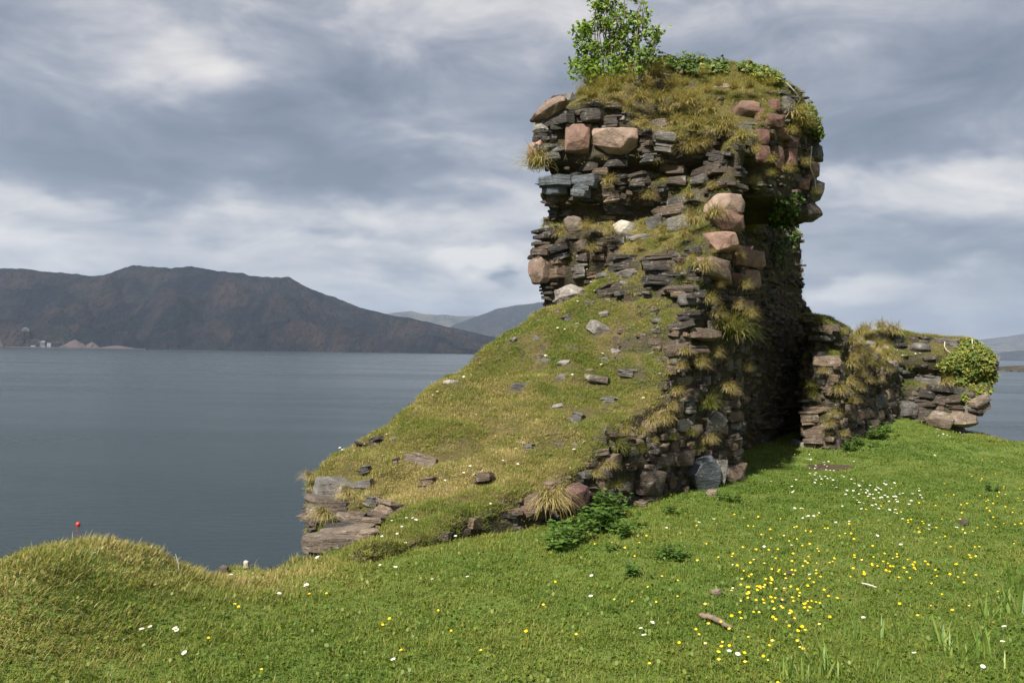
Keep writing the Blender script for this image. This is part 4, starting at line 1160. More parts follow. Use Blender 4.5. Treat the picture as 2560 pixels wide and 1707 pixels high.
# turf on the ruin
PT = []; NT_ = []; TT = []; IT = []; ST = []
for k, (s, count) in enumerate(zip(SOL, (31000, 7000, 3400))):
    nz = s['FN'][:, 2]
    wgt = s['A'] * (np.clip((nz - .30) / .35, 0, 1) + .07 * (s['C'][:, 2] < 5)) * (s['C'][:, 2] > -.5) * (nz > -.4)
    i = RNG.choice(len(wgt), count, p=wgt / wgt.sum())
    q4 = RNG.random((count, 2)); Vq = s['V'][s['Q'][i]]
    p_ = (Vq[:, 0] * ((1 - q4[:, :1]) * (1 - q4[:, 1:])) + Vq[:, 1] * (q4[:, :1] * (1 - q4[:, 1:])) + Vq[:, 2] * (q4[:, :1] * q4[:, 1:]) + Vq[:, 3] * ((1 - q4[:, :1]) * q4[:, 1:]))
    n_ = s['FN'][i]
    # thin out where stones lie
    free = np.ones(count, bool)
    for c_, r_, u3, w3, h3, d3 in BIG:
        dd = p_ - c_; m_ = (np.abs(dd @ r_) < w3 * .42) & (np.abs(dd @ u3) < h3 * .5) & (np.abs(dd @ np.cross(r_, u3)) < d3 * .45)
        free &= ~m_
    bare = fb2(p_[:, 0] + .5 * p_[:, 2], p_[:, 1], 2.6, 4, 77) > .30
    free &= ~(bare & (RNG.random(count) < .75))
    p_, n_ = p_[free], n_[free]
    t_ = .565 + .30 * fb2(p_[:, 0], p_[:, 1], 1.2, 4, 51) * 1.3 + .26 * fb2(p_[:, 0] + p_[:, 2], p_[:, 1], 6, 3, 52) + RNG.normal(0, .06, len(p_))
    if k == 0:
        u3_, v3_ = xy2uv(p_[:, 0], p_[:, 1])
        t_ = t_ + .07 * sm((p_[:, 2] - 3.8) / .6) - .16 * sm((p_[:, 2] - 5.35) / .25) * sm((u3_ - 4.0) / 1) - .10 * sm((-.4 - u3_) / 1.2) * sm((1.2 - v3_) / 1.2)
    PT.append(p_); NT_.append(n_ * .62 + up_ * .38); TT.append(t_)
    ii = RNG.choice([4, 5, 6, 2], len(p_), p=[.36, .26, .28, .10]); ii = np.where(RNG.random(len(p_)) < .03 + .05 * (p_[:, 2] > 4.4), 7, ii)
    IT.append(ii); ST.append(np.where(ii == 7, .6, 1) * RNG.uniform(.55, 1.05, len(p_)) * (1.0 if k == 0 else 1.1))
scatter('grass', np.concatenate(PT), np.concatenate(NT_), np.concatenate(IT), np.concatenate(ST), np.concatenate(TT), 'dry olive turf growing over the rubble slope and wall tops')


# ------------------------------------------------------------------ grass tussocks on the stonework
def tussock_mesh(seed, n, droop, green):
    """tuft of long blades springing out of a wall (towards -y) and drooping"""
    rr = np.random.default_rng(seed); a = Acc()
    for _ in range(n):
        az_ = rr.uniform(0, 2 * math.pi)
        d = np.array([math.cos(az_) * .75, -abs(math.sin(az_)) * .9 - .1, 0]); el = rr.uniform(.1, 1.2)
        d = d / np.linalg.norm(d) * math.cos(el) + np.array([0, 0, math.sin(el)])
        p_ = np.array([rr.normal(0, .11), rr.normal(.02, .05), rr.normal(0, .06)]); ln = rr.uniform(.45, .95); segs = 5
        wd = rr.uniform(.010, .019); sd = np.cross(d, (0, 0, 1)); sd /= np.linalg.norm(sd) + 1e-6
        V = []; b_ = []
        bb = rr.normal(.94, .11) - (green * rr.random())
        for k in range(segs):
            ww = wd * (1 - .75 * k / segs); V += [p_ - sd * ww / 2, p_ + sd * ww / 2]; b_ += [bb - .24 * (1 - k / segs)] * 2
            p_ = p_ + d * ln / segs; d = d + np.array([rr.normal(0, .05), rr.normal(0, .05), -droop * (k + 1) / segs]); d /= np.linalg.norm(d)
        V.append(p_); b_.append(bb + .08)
        a.add(V, T=[[2 * segs - 2, 2 * segs - 1, 2 * segs]], Q=[[2 * k, 2 * k + 1, 2 * k + 3, 2 * k + 2] for k in range(segs - 1)], b=np.array(b_))
    me = a.mesh('tussock'); me.materials.append(M['tuss'])
    return me


TUS = {'d': [tussock_mesh(200 + k, 260, .75, .15) for k in range(4)], 'g': [tussock_mesh(220 + k, 240, .55, .75) for k in range(2)],
       'u': [tussock_mesh(240 + k, 240, .5, .12) for k in range(3)], 'o': [tussock_mesh(260, 300, .9, .05)]}
TL = {'d': ('straw-coloured grass tussock drooping from the tower stonework', 'dry tussocks on the tower'), 'g': ('bright green and yellow grass tussock growing from a joint in the stonework', 'green tussocks in the masonry'),
      'u': ('olive upright grass tuft on the turf capping of the tower', 'grass tufts on the tower top'), 'w': ('dry brown tussock hanging down the low wall beyond the doorway', 'tussocks on the low wall'),
      'f': ('dry yellowish grass tuft growing on the ivy-covered wall end', 'tufts on the ivy wall'), 'm': ('straw-coloured grass tuft between the slabs at the foot of the slope', 'tufts between the foot slabs')}


def tussock(reg, X_, Y_, W_, typ='d', lab=None, label=None, own=False):
    px, py = topx(reg, X_, Y_)
    h = None
    for (ox, oy) in ((0, 0), (0, 14), (14, 0), (-14, 0), (0, 30), (30, 0), (-30, 0), (50, 20)):
        h = cast(px + ox, py + oy, False)
        if h: break
    if not h:
        MISS.append(('tussock', reg, X_, Y_)); return
    p_, n, k, dist = h
    rd = ray(px, py); p_ = ORG + rd * dist if own else p_; view = Vector((-rd.x, -rd.y, 0)).normalized(); hn = Vector((n.x, n.y, 0))
    outv = (hn * 1.0 + view * .35).normalized(); right = Vector((0, 0, 1)).cross(outv).normalized()
    s_ = W_ / REG[reg][2] * dist / F * (.68 if typ == 'u' else .96)
    me = random.choice(TUS[typ])
    o = bpy.data.objects.new('grass_tussock', me); COL.objects.link(o)
    o.matrix_world = Matrix.Translation(p_ + outv * .12 + Vector((0, 0, .22 * s_))) @ Matrix((right, -outv, (0, 0, 1))).transposed().to_4x4() @ Matrix.Rotation(R(random.uniform(-18, 18)), 4, 'Z') @ Matrix.Diagonal((s_ * random.uniform(.85, 1.15), s_, s_ * random.uniform(.85, 1.1), 1))
    lb, gp = TL.get(lab or typ, (None, None))
    if (lab or typ) == 'd':
        u0, v0 = xy2uv(p_.x, p_.y)
        if v0 < .3 and p_.z > 3.6: lb, gp = 'straw-coloured tussock hanging on the pink-stoned side face above the doorway overhang', 'tussocks on the side face'
        elif v0 < .35 and p_.z > 1.9: lb, gp = 'dry tussock growing on the pink-block corner beside the dark doorway', 'tussocks on the pink corner'
        elif v0 < .35: lb, gp = 'dry tussock on the low stone face around the blue-grey slab', 'tussocks on the low stone face'
        elif p_.z > 4.25: lb, gp = 'dry tussock drooping over the top front edge of the tower', 'tussocks on the tower brow'
        elif p_.z > 3.2: lb, gp = 'small dry tussock rooted between the slate courses of the tower front', 'tussocks between the slates'
        else: lb, gp = 'dry grass tussock where the rubble slope meets the tower front', 'tussocks at the slope head'
    if label: lb, gp = label, None
    tag(o, lb, 'tussock', gp)


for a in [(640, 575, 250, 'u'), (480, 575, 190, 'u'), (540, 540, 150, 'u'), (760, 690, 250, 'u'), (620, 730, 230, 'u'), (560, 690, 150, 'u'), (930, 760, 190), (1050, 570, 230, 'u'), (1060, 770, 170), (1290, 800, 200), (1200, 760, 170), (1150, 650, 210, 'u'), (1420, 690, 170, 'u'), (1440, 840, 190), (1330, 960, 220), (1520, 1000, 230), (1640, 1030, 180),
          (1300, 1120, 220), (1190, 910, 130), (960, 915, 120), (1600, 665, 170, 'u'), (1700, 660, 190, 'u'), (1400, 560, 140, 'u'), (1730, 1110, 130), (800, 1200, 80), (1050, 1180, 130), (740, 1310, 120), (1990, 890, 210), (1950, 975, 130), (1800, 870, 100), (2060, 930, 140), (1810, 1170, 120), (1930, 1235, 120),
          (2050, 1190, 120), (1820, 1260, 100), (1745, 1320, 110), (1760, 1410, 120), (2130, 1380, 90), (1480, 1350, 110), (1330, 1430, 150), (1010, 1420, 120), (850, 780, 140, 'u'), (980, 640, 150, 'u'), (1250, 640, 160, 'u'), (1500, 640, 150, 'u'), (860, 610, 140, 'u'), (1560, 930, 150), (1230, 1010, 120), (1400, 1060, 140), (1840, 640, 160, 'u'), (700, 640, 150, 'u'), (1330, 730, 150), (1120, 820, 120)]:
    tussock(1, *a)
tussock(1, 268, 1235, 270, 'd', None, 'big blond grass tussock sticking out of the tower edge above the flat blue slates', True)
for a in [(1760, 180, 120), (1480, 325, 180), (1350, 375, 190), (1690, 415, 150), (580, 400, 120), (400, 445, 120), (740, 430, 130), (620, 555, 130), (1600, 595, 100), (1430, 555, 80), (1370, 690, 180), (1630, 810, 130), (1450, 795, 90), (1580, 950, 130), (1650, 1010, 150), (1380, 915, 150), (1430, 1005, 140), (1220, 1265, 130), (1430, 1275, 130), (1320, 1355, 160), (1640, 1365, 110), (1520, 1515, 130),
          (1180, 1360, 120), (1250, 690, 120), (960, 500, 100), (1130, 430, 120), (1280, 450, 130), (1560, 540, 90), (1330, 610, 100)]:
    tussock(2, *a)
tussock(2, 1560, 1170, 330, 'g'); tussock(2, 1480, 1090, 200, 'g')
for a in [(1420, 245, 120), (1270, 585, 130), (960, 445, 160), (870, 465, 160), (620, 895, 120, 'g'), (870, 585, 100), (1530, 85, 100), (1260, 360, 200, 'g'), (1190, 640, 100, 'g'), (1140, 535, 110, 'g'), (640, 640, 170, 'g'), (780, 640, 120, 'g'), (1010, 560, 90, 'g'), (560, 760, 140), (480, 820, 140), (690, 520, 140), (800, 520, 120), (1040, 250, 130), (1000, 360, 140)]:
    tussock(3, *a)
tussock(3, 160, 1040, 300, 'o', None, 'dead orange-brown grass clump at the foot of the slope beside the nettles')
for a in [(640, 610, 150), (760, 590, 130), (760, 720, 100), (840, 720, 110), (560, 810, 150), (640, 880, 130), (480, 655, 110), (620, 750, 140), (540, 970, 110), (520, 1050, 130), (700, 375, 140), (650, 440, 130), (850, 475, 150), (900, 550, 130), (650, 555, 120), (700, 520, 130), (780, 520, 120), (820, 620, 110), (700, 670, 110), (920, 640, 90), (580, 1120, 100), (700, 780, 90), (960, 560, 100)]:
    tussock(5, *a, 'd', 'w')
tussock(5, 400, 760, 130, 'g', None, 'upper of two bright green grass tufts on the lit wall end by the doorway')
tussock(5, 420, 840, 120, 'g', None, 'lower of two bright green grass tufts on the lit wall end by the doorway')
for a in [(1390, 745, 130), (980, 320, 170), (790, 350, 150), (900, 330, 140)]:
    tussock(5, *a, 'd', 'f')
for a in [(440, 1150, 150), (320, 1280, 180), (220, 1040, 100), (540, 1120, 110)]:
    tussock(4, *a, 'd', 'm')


# ------------------------------------------------------------------ ivy
def leaf_poly(c, nrm, upv, s_, shape):
    x_ = np.cross(upv, nrm); x_ /= np.linalg.norm(x_) + 1e-9; y_ = np.cross(nrm, x_)
    return np.array([c + s_ * (a_ * x_ + b_ * y_ + d_ * nrm) for a_, b_, d_ in shape])


IVY = [(0, -.1, 0), (.45, -.35, -.08), (.55, .1, -.1), (.28, .28, .02), (0, .75, -.08), (-.28, .28, .02), (-.55, .1, -.1), (-.45, -.35, -.08)]
IVT = [[0, 1, 2], [0, 2, 3], [0, 3, 4], [0, 4, 5], [0, 5, 6], [0, 6, 7]]


def ivy(name, polys, n, size, thick, label, seed, bmean=.45, stems=()):
    rr = np.random.default_rng(seed); a = Acc(); c0 = None
    for poly in polys:
        P = np.array([topx(poly[0], *q_) for q_ in poly[1]]); lo, hi = P.min(0), P.max(0); done = 0; tries = 0
        while done < n // len(polys) and tries < n * 6:
            tries += 1
            q_ = rr.uniform(lo, hi); ins = False
            for i in range(len(P)):
                a1, b1 = P[i], P[(i + 1) % len(P)]
                if (a1[1] > q_[1]) != (b1[1] > q_[1]) and q_[0] < (b1[0] - a1[0]) * (q_[1] - a1[1]) / (b1[1] - a1[1]) + a1[0]:
                    ins = not ins
            if not ins: continue
            dens = vnoise(np.array([[q_[0] / 26, q_[1] / 26, seed]]), 3)[0]
            if dens < -.35 and rr.random() < .8: continue
            h = cast(q_[0], q_[1], False)
            if not h: continue
            p_, nn, k, dist = h; nn = np.array(nn); view = -np.array(ray(*q_))
            for _ in range(2):
                nv = nn * .6 + view * .3 + rr.normal(0, .45, 3) + np.array([0, 0, .35]); nv /= np.linalg.norm(nv)
                c = np.array(p_) + (nn * .7 + view * .3) * thick * rr.random() ** .8 * (1 + .8 * dens) + rr.normal(0, .02, 3)
                if c0 is None: c0 = c
                upv = np.array([rr.normal(0, .5), rr.normal(0, .5), -1.0])
                a.add(leaf_poly(c, nv, upv, size * rr.uniform(.65, 1.3), IVY), T=IVT, b=np.clip(rr.normal(bmean, .22), 0, 1))
            done += 1
    root = empty(name, tuple(c0))
    o = obj('leaves', a.mesh('leaves'), M['ivy'], root); o.location = -root.location
    for st in stems:
        pts = []
        for q_ in st[1]:
            h = cast(*topx(st[0], *q_), False)
            if h: pts.append(np.array(h[0]) + np.array(h[1]) * .05 - np.array(ray(*topx(st[0], *q_))) * .10)
        if len(pts) > 1:
            b_ = Acc(); b_.tube(np.array(pts), np.linspace(.011, .006, len(pts)), 5)
            o = obj('stem', b_.mesh('stem'), M['dead'], root); o.location = -root.location
    return tag(root, label, 'ivy')


ivy('ivy', [(5, [(1500, 400), (1680, 400), (1760, 520), (1770, 600), (1850, 650), (1845, 790), (1780, 820), (1650, 800), (1560, 890), (1500, 820), (1610, 760), (1400, 700), (1310, 600), (1440, 500)])], 2400, .044, .08, 'thick yellow-green ivy covering the end of the far ruined wall', 71, .58,
    [(5, [(1390, 420), (1385, 450), (1400, 480), (1430, 500)]), (5, [(1590, 400), (1592, 440), (1600, 470)])])
ivy('ivy', [(1, [(1640, 420), (1700, 385), (1800, 410), (1900, 510), (1930, 600), (1860, 590), (1760, 560), (1640, 490)])], 800, .045, .14, 'olive ivy clump on the top corner of the tower', 72, .5)
ivy('ivy', [(1, [(2010, 740), (2140, 740), (2200, 850), (2210, 980), (2150, 960), (2060, 850)])], 560, .045, .12, 'ivy growing down the upper side edge of the tower above the overhang', 73, .5,
    [(1, [(2130, 1030), (2125, 1100), (2122, 1180), (2155, 1260), (2160, 1340)]), (1, [(1960, 600), (2010, 650), (2050, 700)])])
ivy('ivy', [(1, [(1000, 400), (1180, 370), (1400, 390), (1560, 440), (1560, 520), (1330, 540), (1150, 480), (1020, 470)])], 560, .05, .10, 'low dark green creeper spread over the tower top beside the young tree', 74, .3)
ivy('ivy', [(2, [(1880, 150), (2050, 120), (2050, 420), (1960, 640), (1880, 600), (1860, 300)])], 320, .05, .08, 'dark creeper on the shaded back of the doorway', 75, .02)  # leaf tone lowered so the colour carries the recess shade

# ------------------------------------------------------------------ young tree on the tower top
h = cast(1530, 188, False)
base = np.array(h[0]) if h else np.array((1.5, 12.6, 5.6))
td = float(np.linalg.norm(base[:2]))
tree = empty('young_tree', tuple(base))
rr = np.random.default_rng(17); lv = Acc(); stems = []
LEAF = [(0, 0, 0), (.34, .18, -.05), (.42, .55, -.08), (.18, .62, .02), (0, 1.0, -.12), (-.18, .62, .02), (-.42, .55, -.08), (-.34, .18, -.05)]


def sapl(px, py, off):                       # a point on the tree: photo direction, own depth
    d = ray(px, py); return np.array(ORG + d * ((td + off) / math.hypot(d.x, d.y)))


for k in range(22):
    bx_ = 1462 + 150 * ((k * 7) % 22 + rr.random()) / 22; tx = bx_ + (bx_ - 1540) * .25 + rr.normal(0, 16); ty = rr.uniform(-70, 40) if 1475 < tx < 1630 else rr.uniform(40, 110)
    o1 = rr.uniform(-.35, .35); p0 = sapl(bx_, 195 + 12 * rr.random(), o1); p1 = sapl(tx, ty, o1 * 1.5)
    pts = np.array([p0 + (p1 - p0) * t_ + np.array([rr.normal(0, .03), rr.normal(0, .03), 0]) * t_ for t_ in np.linspace(0, 1, 7)])
    stems.append((pts, rr.uniform(.008, .017)))
    for j in range(7):                       # side twigs
        t_ = rr.uniform(.2, .95); q_ = p0 + (p1 - p0) * t_; dv = rr.normal(0, 1, 3); dv[2] = abs(dv[2]) * .8 + .2; dv /= np.linalg.norm(dv)
        e_ = q_ + dv * rr.uniform(.10, .26); stems.append((np.array([q_, (q_ + e_) / 2 + rr.normal(0, .01, 3), e_]), .005))
        for m_ in range(int(rr.integers(13, 22))):
            c = q_ + (e_ - q_) * rr.uniform(.3, 1.1) + rr.normal(0, .03, 3); nv = rr.normal(0, .6, 3) + np.array([-.2, -.4, .8]); nv /= np.linalg.norm(nv)
            lv.add(leaf_poly(c, nv, rr.normal(0, 1, 3), rr.uniform(.042, .08), LEAF), T=IVT, b=np.clip(rr.normal(.5, .24), 0, 1))
for k in range(120):                          # low shoots around the foot
    q_ = sapl(1430 + 175 * rr.random(), 150 + 45 * rr.random(), rr.uniform(-.4, .3))
    for m_ in range(8):
        c = q_ + rr.normal(0, .05, 3); nv = rr.normal(0, .6, 3) + np.array([-.2, -.4, .8]); nv /= np.linalg.norm(nv)
        lv.add(leaf_poly(c, nv, rr.normal(0, 1, 3), rr.uniform(.04, .07), LEAF), T=IVT, b=np.clip(rr.normal(.5, .24), 0, 1))
pts = np.array([sapl(1480, 150, .1), sapl(1465, 100, .1), sapl(1455, 50, .1)]); stems.append((pts, .006))
for q_ in (sapl(1455, 78, .1), sapl(1451, 56, .1)):
    for m_ in range(3):
        nv = np.array([-.2, -.8, .5]) + rr.normal(0, .2, 3); lv.add(leaf_poly(q_ + rr.normal(0, .02, 3), nv / np.linalg.norm(nv), rr.normal(0, 1, 3), .07, LEAF), T=IVT, b=.6)
big = [s_ for s_ in stems if s_[1] > .0055]; small = Acc()
for pts, r_ in big:
    a = Acc(); a.tube(pts, np.linspace(r_, r_ * .35, len(pts)), 6); o = obj('trunk', a.mesh('trunk'), M['bark'], tree); o.location = -tree.location
for pts, r_ in stems:
    if r_ <= .0055: small.tube(pts, np.linspace(r_, r_ * .5, len(pts)), 4)
o = obj('twigs', small.mesh('twigs'), M['bark'], tree); o.location = -tree.location; o['kind'] = 'stuff'
o = obj('crown', lv.mesh('crown'), M['sapleaf'], tree); o.location = -tree.location
tag(tree, 'young multi-stemmed tree with fresh green leaves on the tower top', 'tree')


# ------------------------------------------------------------------ nettles and irises
def nettle_mesh(seed, ns, hh):
    rr = np.random.default_rng(seed); a = Acc()
    NL = [(0, 0, 0), (.26, .2, -.03), (.30, .45, -.06), (.14, .75, -.08), (0, 1.05, -.14), (-.14, .75, -.08), (-.30, .45, -.06), (-.26, .2, -.03)]
    for _ in range(ns):
        b0 = np.array([rr.normal(0, .10), rr.normal(0, .07), -.02]); H = hh * rr.uniform(.55, 1.1); tip = b0 + np.array([rr.normal(0, .07), rr.normal(0, .07), H])
        a.tube(np.array([b0, (b0 + tip) / 2 + rr.normal(0, .01, 3), tip]), np.array([.004, .003, .002]), 4, b=.4)
        ph = rr.uniform(0, 6.28); lv_ = 6
        for k in range(lv_):
            c = b0 + (tip - b0) * (.25 + .75 * k / (lv_ - 1)); s_ = .075 * (1.15 - .5 * k / lv_) * rr.uniform(.8, 1.2); ph += 1.57 + rr.normal(0, .2)
            for sd in (0, math.pi):
                d = np.array([math.cos(ph + sd), math.sin(ph + sd), rr.uniform(-.25, .35)]); nv = np.array([0, 0, 1]) - d * .25 + rr.normal(0, .2, 3); nv /= np.linalg.norm(nv)
                x_ = np.cross(d, nv); x_ /= np.linalg.norm(x_); y_ = np.cross(nv, x_)
                a.add(np.array([c + s_ * (p_ * x_ + q_ * y_ + r_ * nv) for p_, q_, r_ in NL]), T=IVT, b=np.clip(rr.normal(.45, .2), 0, 1))
    me = a.mesh('nettle'); me.materials.append(M['nettle']); return me


NET = [nettle_mesh(300 + k, 9, .26) for k in range(4)]


def gcast(px, py):
    d = ray(px, py); loc, n, i, dist = BV_T.ray_cast(ORG, d)
    return loc


for (rg, X_, Y_, s_, lab) in [(3, 470, 1090, 1.0, 0), (3, 560, 1130, 1.1, 0), (3, 640, 1190, 1.0, 0), (3, 400, 1060, .9, 0), (3, 620, 1090, .9, 0), (3, 330, 1330, .9, 0), (3, 380, 1270, .8, 0), (3, 250, 1280, .7, 0), (3, 250, 1060, .8, 0), (3, 700, 1250, .6, 0), (3, 540, 1210, .9, 0), (3, 460, 1180, .8, 0),
                          (3, 1500, 1000, .55, 1), (3, 1430, 985, .5, 1), (3, 1070, 1080, .5, 1), (5, 850, 1140, .9, 2), (5, 900, 1130, .8, 2), (5, 760, 1190, .8, 2), (5, 940, 1090, .8, 2), (5, 680, 1230, .7, 2), (8, 200, 650, .5, 3), (8, 420, 550, .5, 3), (8, 350, 560, .5, 3), (8, 2180, 170, .5, 4)]:
    p_ = gcast(*topx(rg, X_, Y_))
    if p_ is None: continue
    o = bpy.data.objects.new('nettle', random.choice(NET)); COL.objects.link(o); o.location = p_; o.rotation_euler.z = random.uniform(0, 6.28); o.scale = (s_ * 1.1, s_ * 1.1, s_)
    tag(o, ['dark green nettle in the leafy clump at the foot of the slope', 'small nettle at the foot of the stone face beside the dark doorway', 'nettle growing along the foot of the low wall beyond the doorway', 'small dark nettle in the open lawn below the stone face', 'lone low nettle in the lawn near the ivy wall'][lab], 'nettle',
        ['nettles at the slope foot', 'nettles by the doorway', 'nettles along the low wall', 'nettles in the lawn', None][lab])


def iris_mesh(seed, n):
    rr = np.random.default_rng(seed); a = Acc()
    for _ in range(n):
        blade(a, (rr.normal(0, .025), rr.normal(0, .02), -.02), rr.uniform(0, 6.28), abs(rr.normal(.12, .16)), rr.uniform(.09, .22), rr.uniform(.010, .018), np.clip(rr.normal(.55, .2), 0, 1), rr.uniform(0, .2), 4)
    me = a.mesh('iris'); me.materials.append(M['iris']); return me


IRI = [iris_mesh(320 + k, 7) for k in range(4)]
for (X_, Y_, s_) in [(1205, 1200, 1.25), (1250, 1180, 1.1), (1080, 1225, .8), (1330, 1215, .8), (1120, 1230, .8), (2010, 1110, 1.0), (2040, 1130, .9), (2080, 1090, .8), (1940, 1080, .8), (2150, 1090, 1.1), (2250, 1190, .7), (1890, 1030, 1.0), (1550, 1000, .9), (1400, 985, .8), (2285, 700, 1.3), (2255, 860, 1.2), (2330, 860, 1.2), (2145, 890, .9), (2180, 880, .8), (2110, 1060, .8), (2320, 760, 1.0)]:
    p_ = gcast(*topx(8, X_, Y_))
    if p_ is None: continue
    o = bpy.data.objects.new('iris_shoot', random.choice(IRI)); COL.objects.link(o); o.location = p_; o.rotation_euler.z = random.uniform(0, 6.28); o.scale = (s_,) * 3
    tag(o, 'pale green clump of sword-shaped iris leaves in the lawn', 'plant', 'iris shoots in the lawn')


# ------------------------------------------------------------------ flowers
def daisy_mesh(seed, petals=13):
    rr = np.random.default_rng(seed); V = []; Fc = []; mats = []
    hz = .045; n = petals
    for k in range(n):
        th = 2 * math.pi * k / n; w2 = .8 * math.pi / n
        i = len(V)
        V += [(.0035 * math.cos(th - w2), .0035 * math.sin(th - w2), hz), (.0035 * math.cos(th + w2), .0035 * math.sin(th + w2), hz),
              (.0120 * math.cos(th + w2 * .7), .0120 * math.sin(th + w2 * .7), hz + .003), (.0120 * math.cos(th - w2 * .7), .0120 * math.sin(th - w2 * .7), hz + .003 + rr.normal(0, .0006))]
        Fc.append((i, i + 1, i + 2, i + 3)); mats.append(0)
    i = len(V); m_ = 8
    V += [(.0045 * math.cos(6.283 * k / m_), .0045 * math.sin(6.283 * k / m_), hz + .001) for k in range(m_)] + [(0, 0, hz + .0035)]
    for k in range(m_): Fc.append((i + k, i + (k + 1) % m_, i + m_)); mats.append(1)
    i = len(V); V += [(.0012 * math.cos(2.1 * k), .0012 * math.sin(2.1 * k), -.02) for k in range(3)] + [(.001 * math.cos(2.1 * k), .001 * math.sin(2.1 * k), hz) for k in range(3)]
    for k in range(3): Fc.append((i + k, i + (k + 1) % 3, i + 3 + (k + 1) % 3, i + 3 + k)); mats.append(2)
    me = bpy.data.meshes.new('daisy'); me.from_pydata(V, [], Fc)
    for m in ('petal', 'daisyeye', 'stem'): me.materials.append(M[m])
    me.polygons.foreach_set('material_index', mats); return me


def butter_mesh(seed):
    rr = np.random.default_rng(seed); V = []; Fc = []; mats = []; hz = .055
    for k in range(5):                        # cupped petals
        th = 2 * math.pi * k / 5; i = len(V)
        for r_, z_, w2 in ((.002, 0, .3), (.0085, .003, .68), (.0120, .0085, .5)):
            V += [(r_ * math.cos(th - w2), r_ * math.sin(th - w2), hz + z_), (r_ * math.cos(th + w2), r_ * math.sin(th + w2), hz + z_ + rr.normal(0, .0006))]
        Fc += [(i, i + 1, i + 3, i + 2), (i + 2, i + 3, i + 5, i + 4)]; mats += [0, 0]
    i = len(V); V += [(.003 * math.cos(6.283 * k / 6), .003 * math.sin(6.283 * k / 6), hz + .002) for k in range(6)] + [(0, 0, hz + .006)]
    for k in range(6): Fc.append((i + k, i + (k + 1) % 6, i + 6)); mats.append(1)
    i = len(V); V += [(.0012 * math.cos(2.1 * k), .0012 * math.sin(2.1 * k), -.02) for k in range(3)] + [(.001 * math.cos(2.1 * k), .001 * math.sin(2.1 * k), hz) for k in range(3)]
    for k in range(3): Fc.append((i + k, i + (k + 1) % 3, i + 3 + (k + 1) % 3, i + 3 + k)); mats.append(2)
    me = bpy.data.meshes.new('buttercup'); me.from_pydata(V, [], Fc)
    for m in ('butter', 'daisyeye', 'stem'): me.materials.append(M[m])
    me.polygons.foreach_set('material_index', mats); return me


DA = [daisy_mesh(k) for k in range(3)]; BU_ = [butter_mesh(k) for k in range(3)]


def flower(px, py, which, label, group, s_=1.0):
    h = cast(px, py)
    if h is None or h[2] > 0 and which == 'b': return
    p_ = h[0]; dist = h[3]
    o = bpy.data.objects.new('daisy' if which == 'd' else 'buttercup', random.choice(DA if which == 'd' else BU_)); COL.objects.link(o)
    back = ray(px, py)
    o.location = Vector(p_) + Vector((0, 0, .006))
    o.rotation_euler = (R(random.uniform(-4, 30)), R(random.uniform(-22, 8)), 0)
    k_ = s_ * random.uniform(.8, 1.2); f_ = 1.05 if which == 'd' else .8; o.scale = (k_ * f_, k_ * f_, k_)
    tag(o, label, 'daisy' if which == 'd' else 'buttercup', group)


LD = ('small white daisy standing alone in the open lawn', 'daisies dotted over the lawn')
for (rg, X_, Y_) in [(7, 660, 547), (7, 1577, 698), (7, 1688, 652), (7, 1737, 662), (7, 2180, 568), (7, 2099, 772), (7, 1912, 820), (7, 970, 1092), (7, 1047, 1055), (7, 1218, 1071), (7, 1290, 1234), (8, 544, 378), (8, 236, 974), (8, 255, 1026), (8, 717, 1107), (8, 761, 1123), (8, 1464, 915), (8, 1752, 1117), (8, 2259, 971), (8, 2234, 1066), (8, 2118, 1182),
                     (8, 1065, 499), (8, 911, 504), (8, 1675, 504), (8, 1826, 411), (8, 1831, 385), (8, 1530, 444), (8, 1174, 668), (8, 1972, 407), (8, 366, 398), (8, 634, 360), (8, 283, 936), (4, 232, 1538), (4, 436, 1530), (4, 490, 1526), (4, 745, 1458), (4, 1048, 1410)]:
    if rg == 7: px, py = X_ / 2.7349, 1200 + Y_ / 2.7349
    else: px, py = topx(rg, X_, Y_)
    flower(px, py, 'd', *LD)
for (px, py) in [(1172, 1461), (1481, 1510), (1483, 1455), (990, 1670), (955, 1425), (987, 1437), (1083, 1463), (768, 1483), (700, 1500), (445, 1593)]:
    flower(px, py, 'd', *LD)
LM = ('white daisy growing on the grassy rubble slope', 'daisies on the rubble slope')
for (rg, X_, Y_) in [(4, 365, 880), (4, 372, 888), (4, 557, 823), (4, 635, 795), (4, 725, 910), (4, 806, 918), (4, 1136, 985), (4, 1090, 1030), (4, 978, 1072), (4, 1321, 962), (4, 1412, 977), (4, 1397, 886), (4, 1249, 1213), (4, 935, 543), (4, 1018, 564), (4, 1582, 328), (4, 1916, 317), (4, 1916, 385), (4, 1296, 277), (4, 1102, 302), (4, 1074, 362), (4, 1655, 168), (4, 1693, 170),
                     (4, 1773, 142), (4, 1805, 846), (4, 1748, 890), (4, 1097, 456), (4, 1735, 448), (2, 585, 675), (2, 598, 704), (2, 612, 768), (2, 920, 690), (2, 1352, 683), (2, 717, 851), (2, 748, 905), (2, 775, 922), (2, 1106, 904), (2, 599, 897), (2, 517, 902), (2, 410, 904), (2, 383, 1095), (2, 427, 1096), (2, 519, 1063), (2, 298, 1283), (2, 690, 1270), (2, 689, 1350),
                     (2, 965, 468), (2, 1005, 460), (3, 980, 126), (3, 1107, 164), (3, 1157, 168), (3, 996, 284), (3, 862, 298), (3, 448, 606), (3, 380, 658), (3, 578, 62), (3, 606, 718), (1, 1315, 568), (4, 750, 1304), (4, 798, 1303), (4, 803, 1317), (4, 728, 1346), (4, 698, 1395), (4, 611, 1404), (4, 662, 1316)]:
    flower(*topx(rg, X_, Y_), 'd', *LM)
LP = ('white daisy in the dense patch before the low wall', 'daisies in the dense patch')
rr = np.random.default_rng(41)
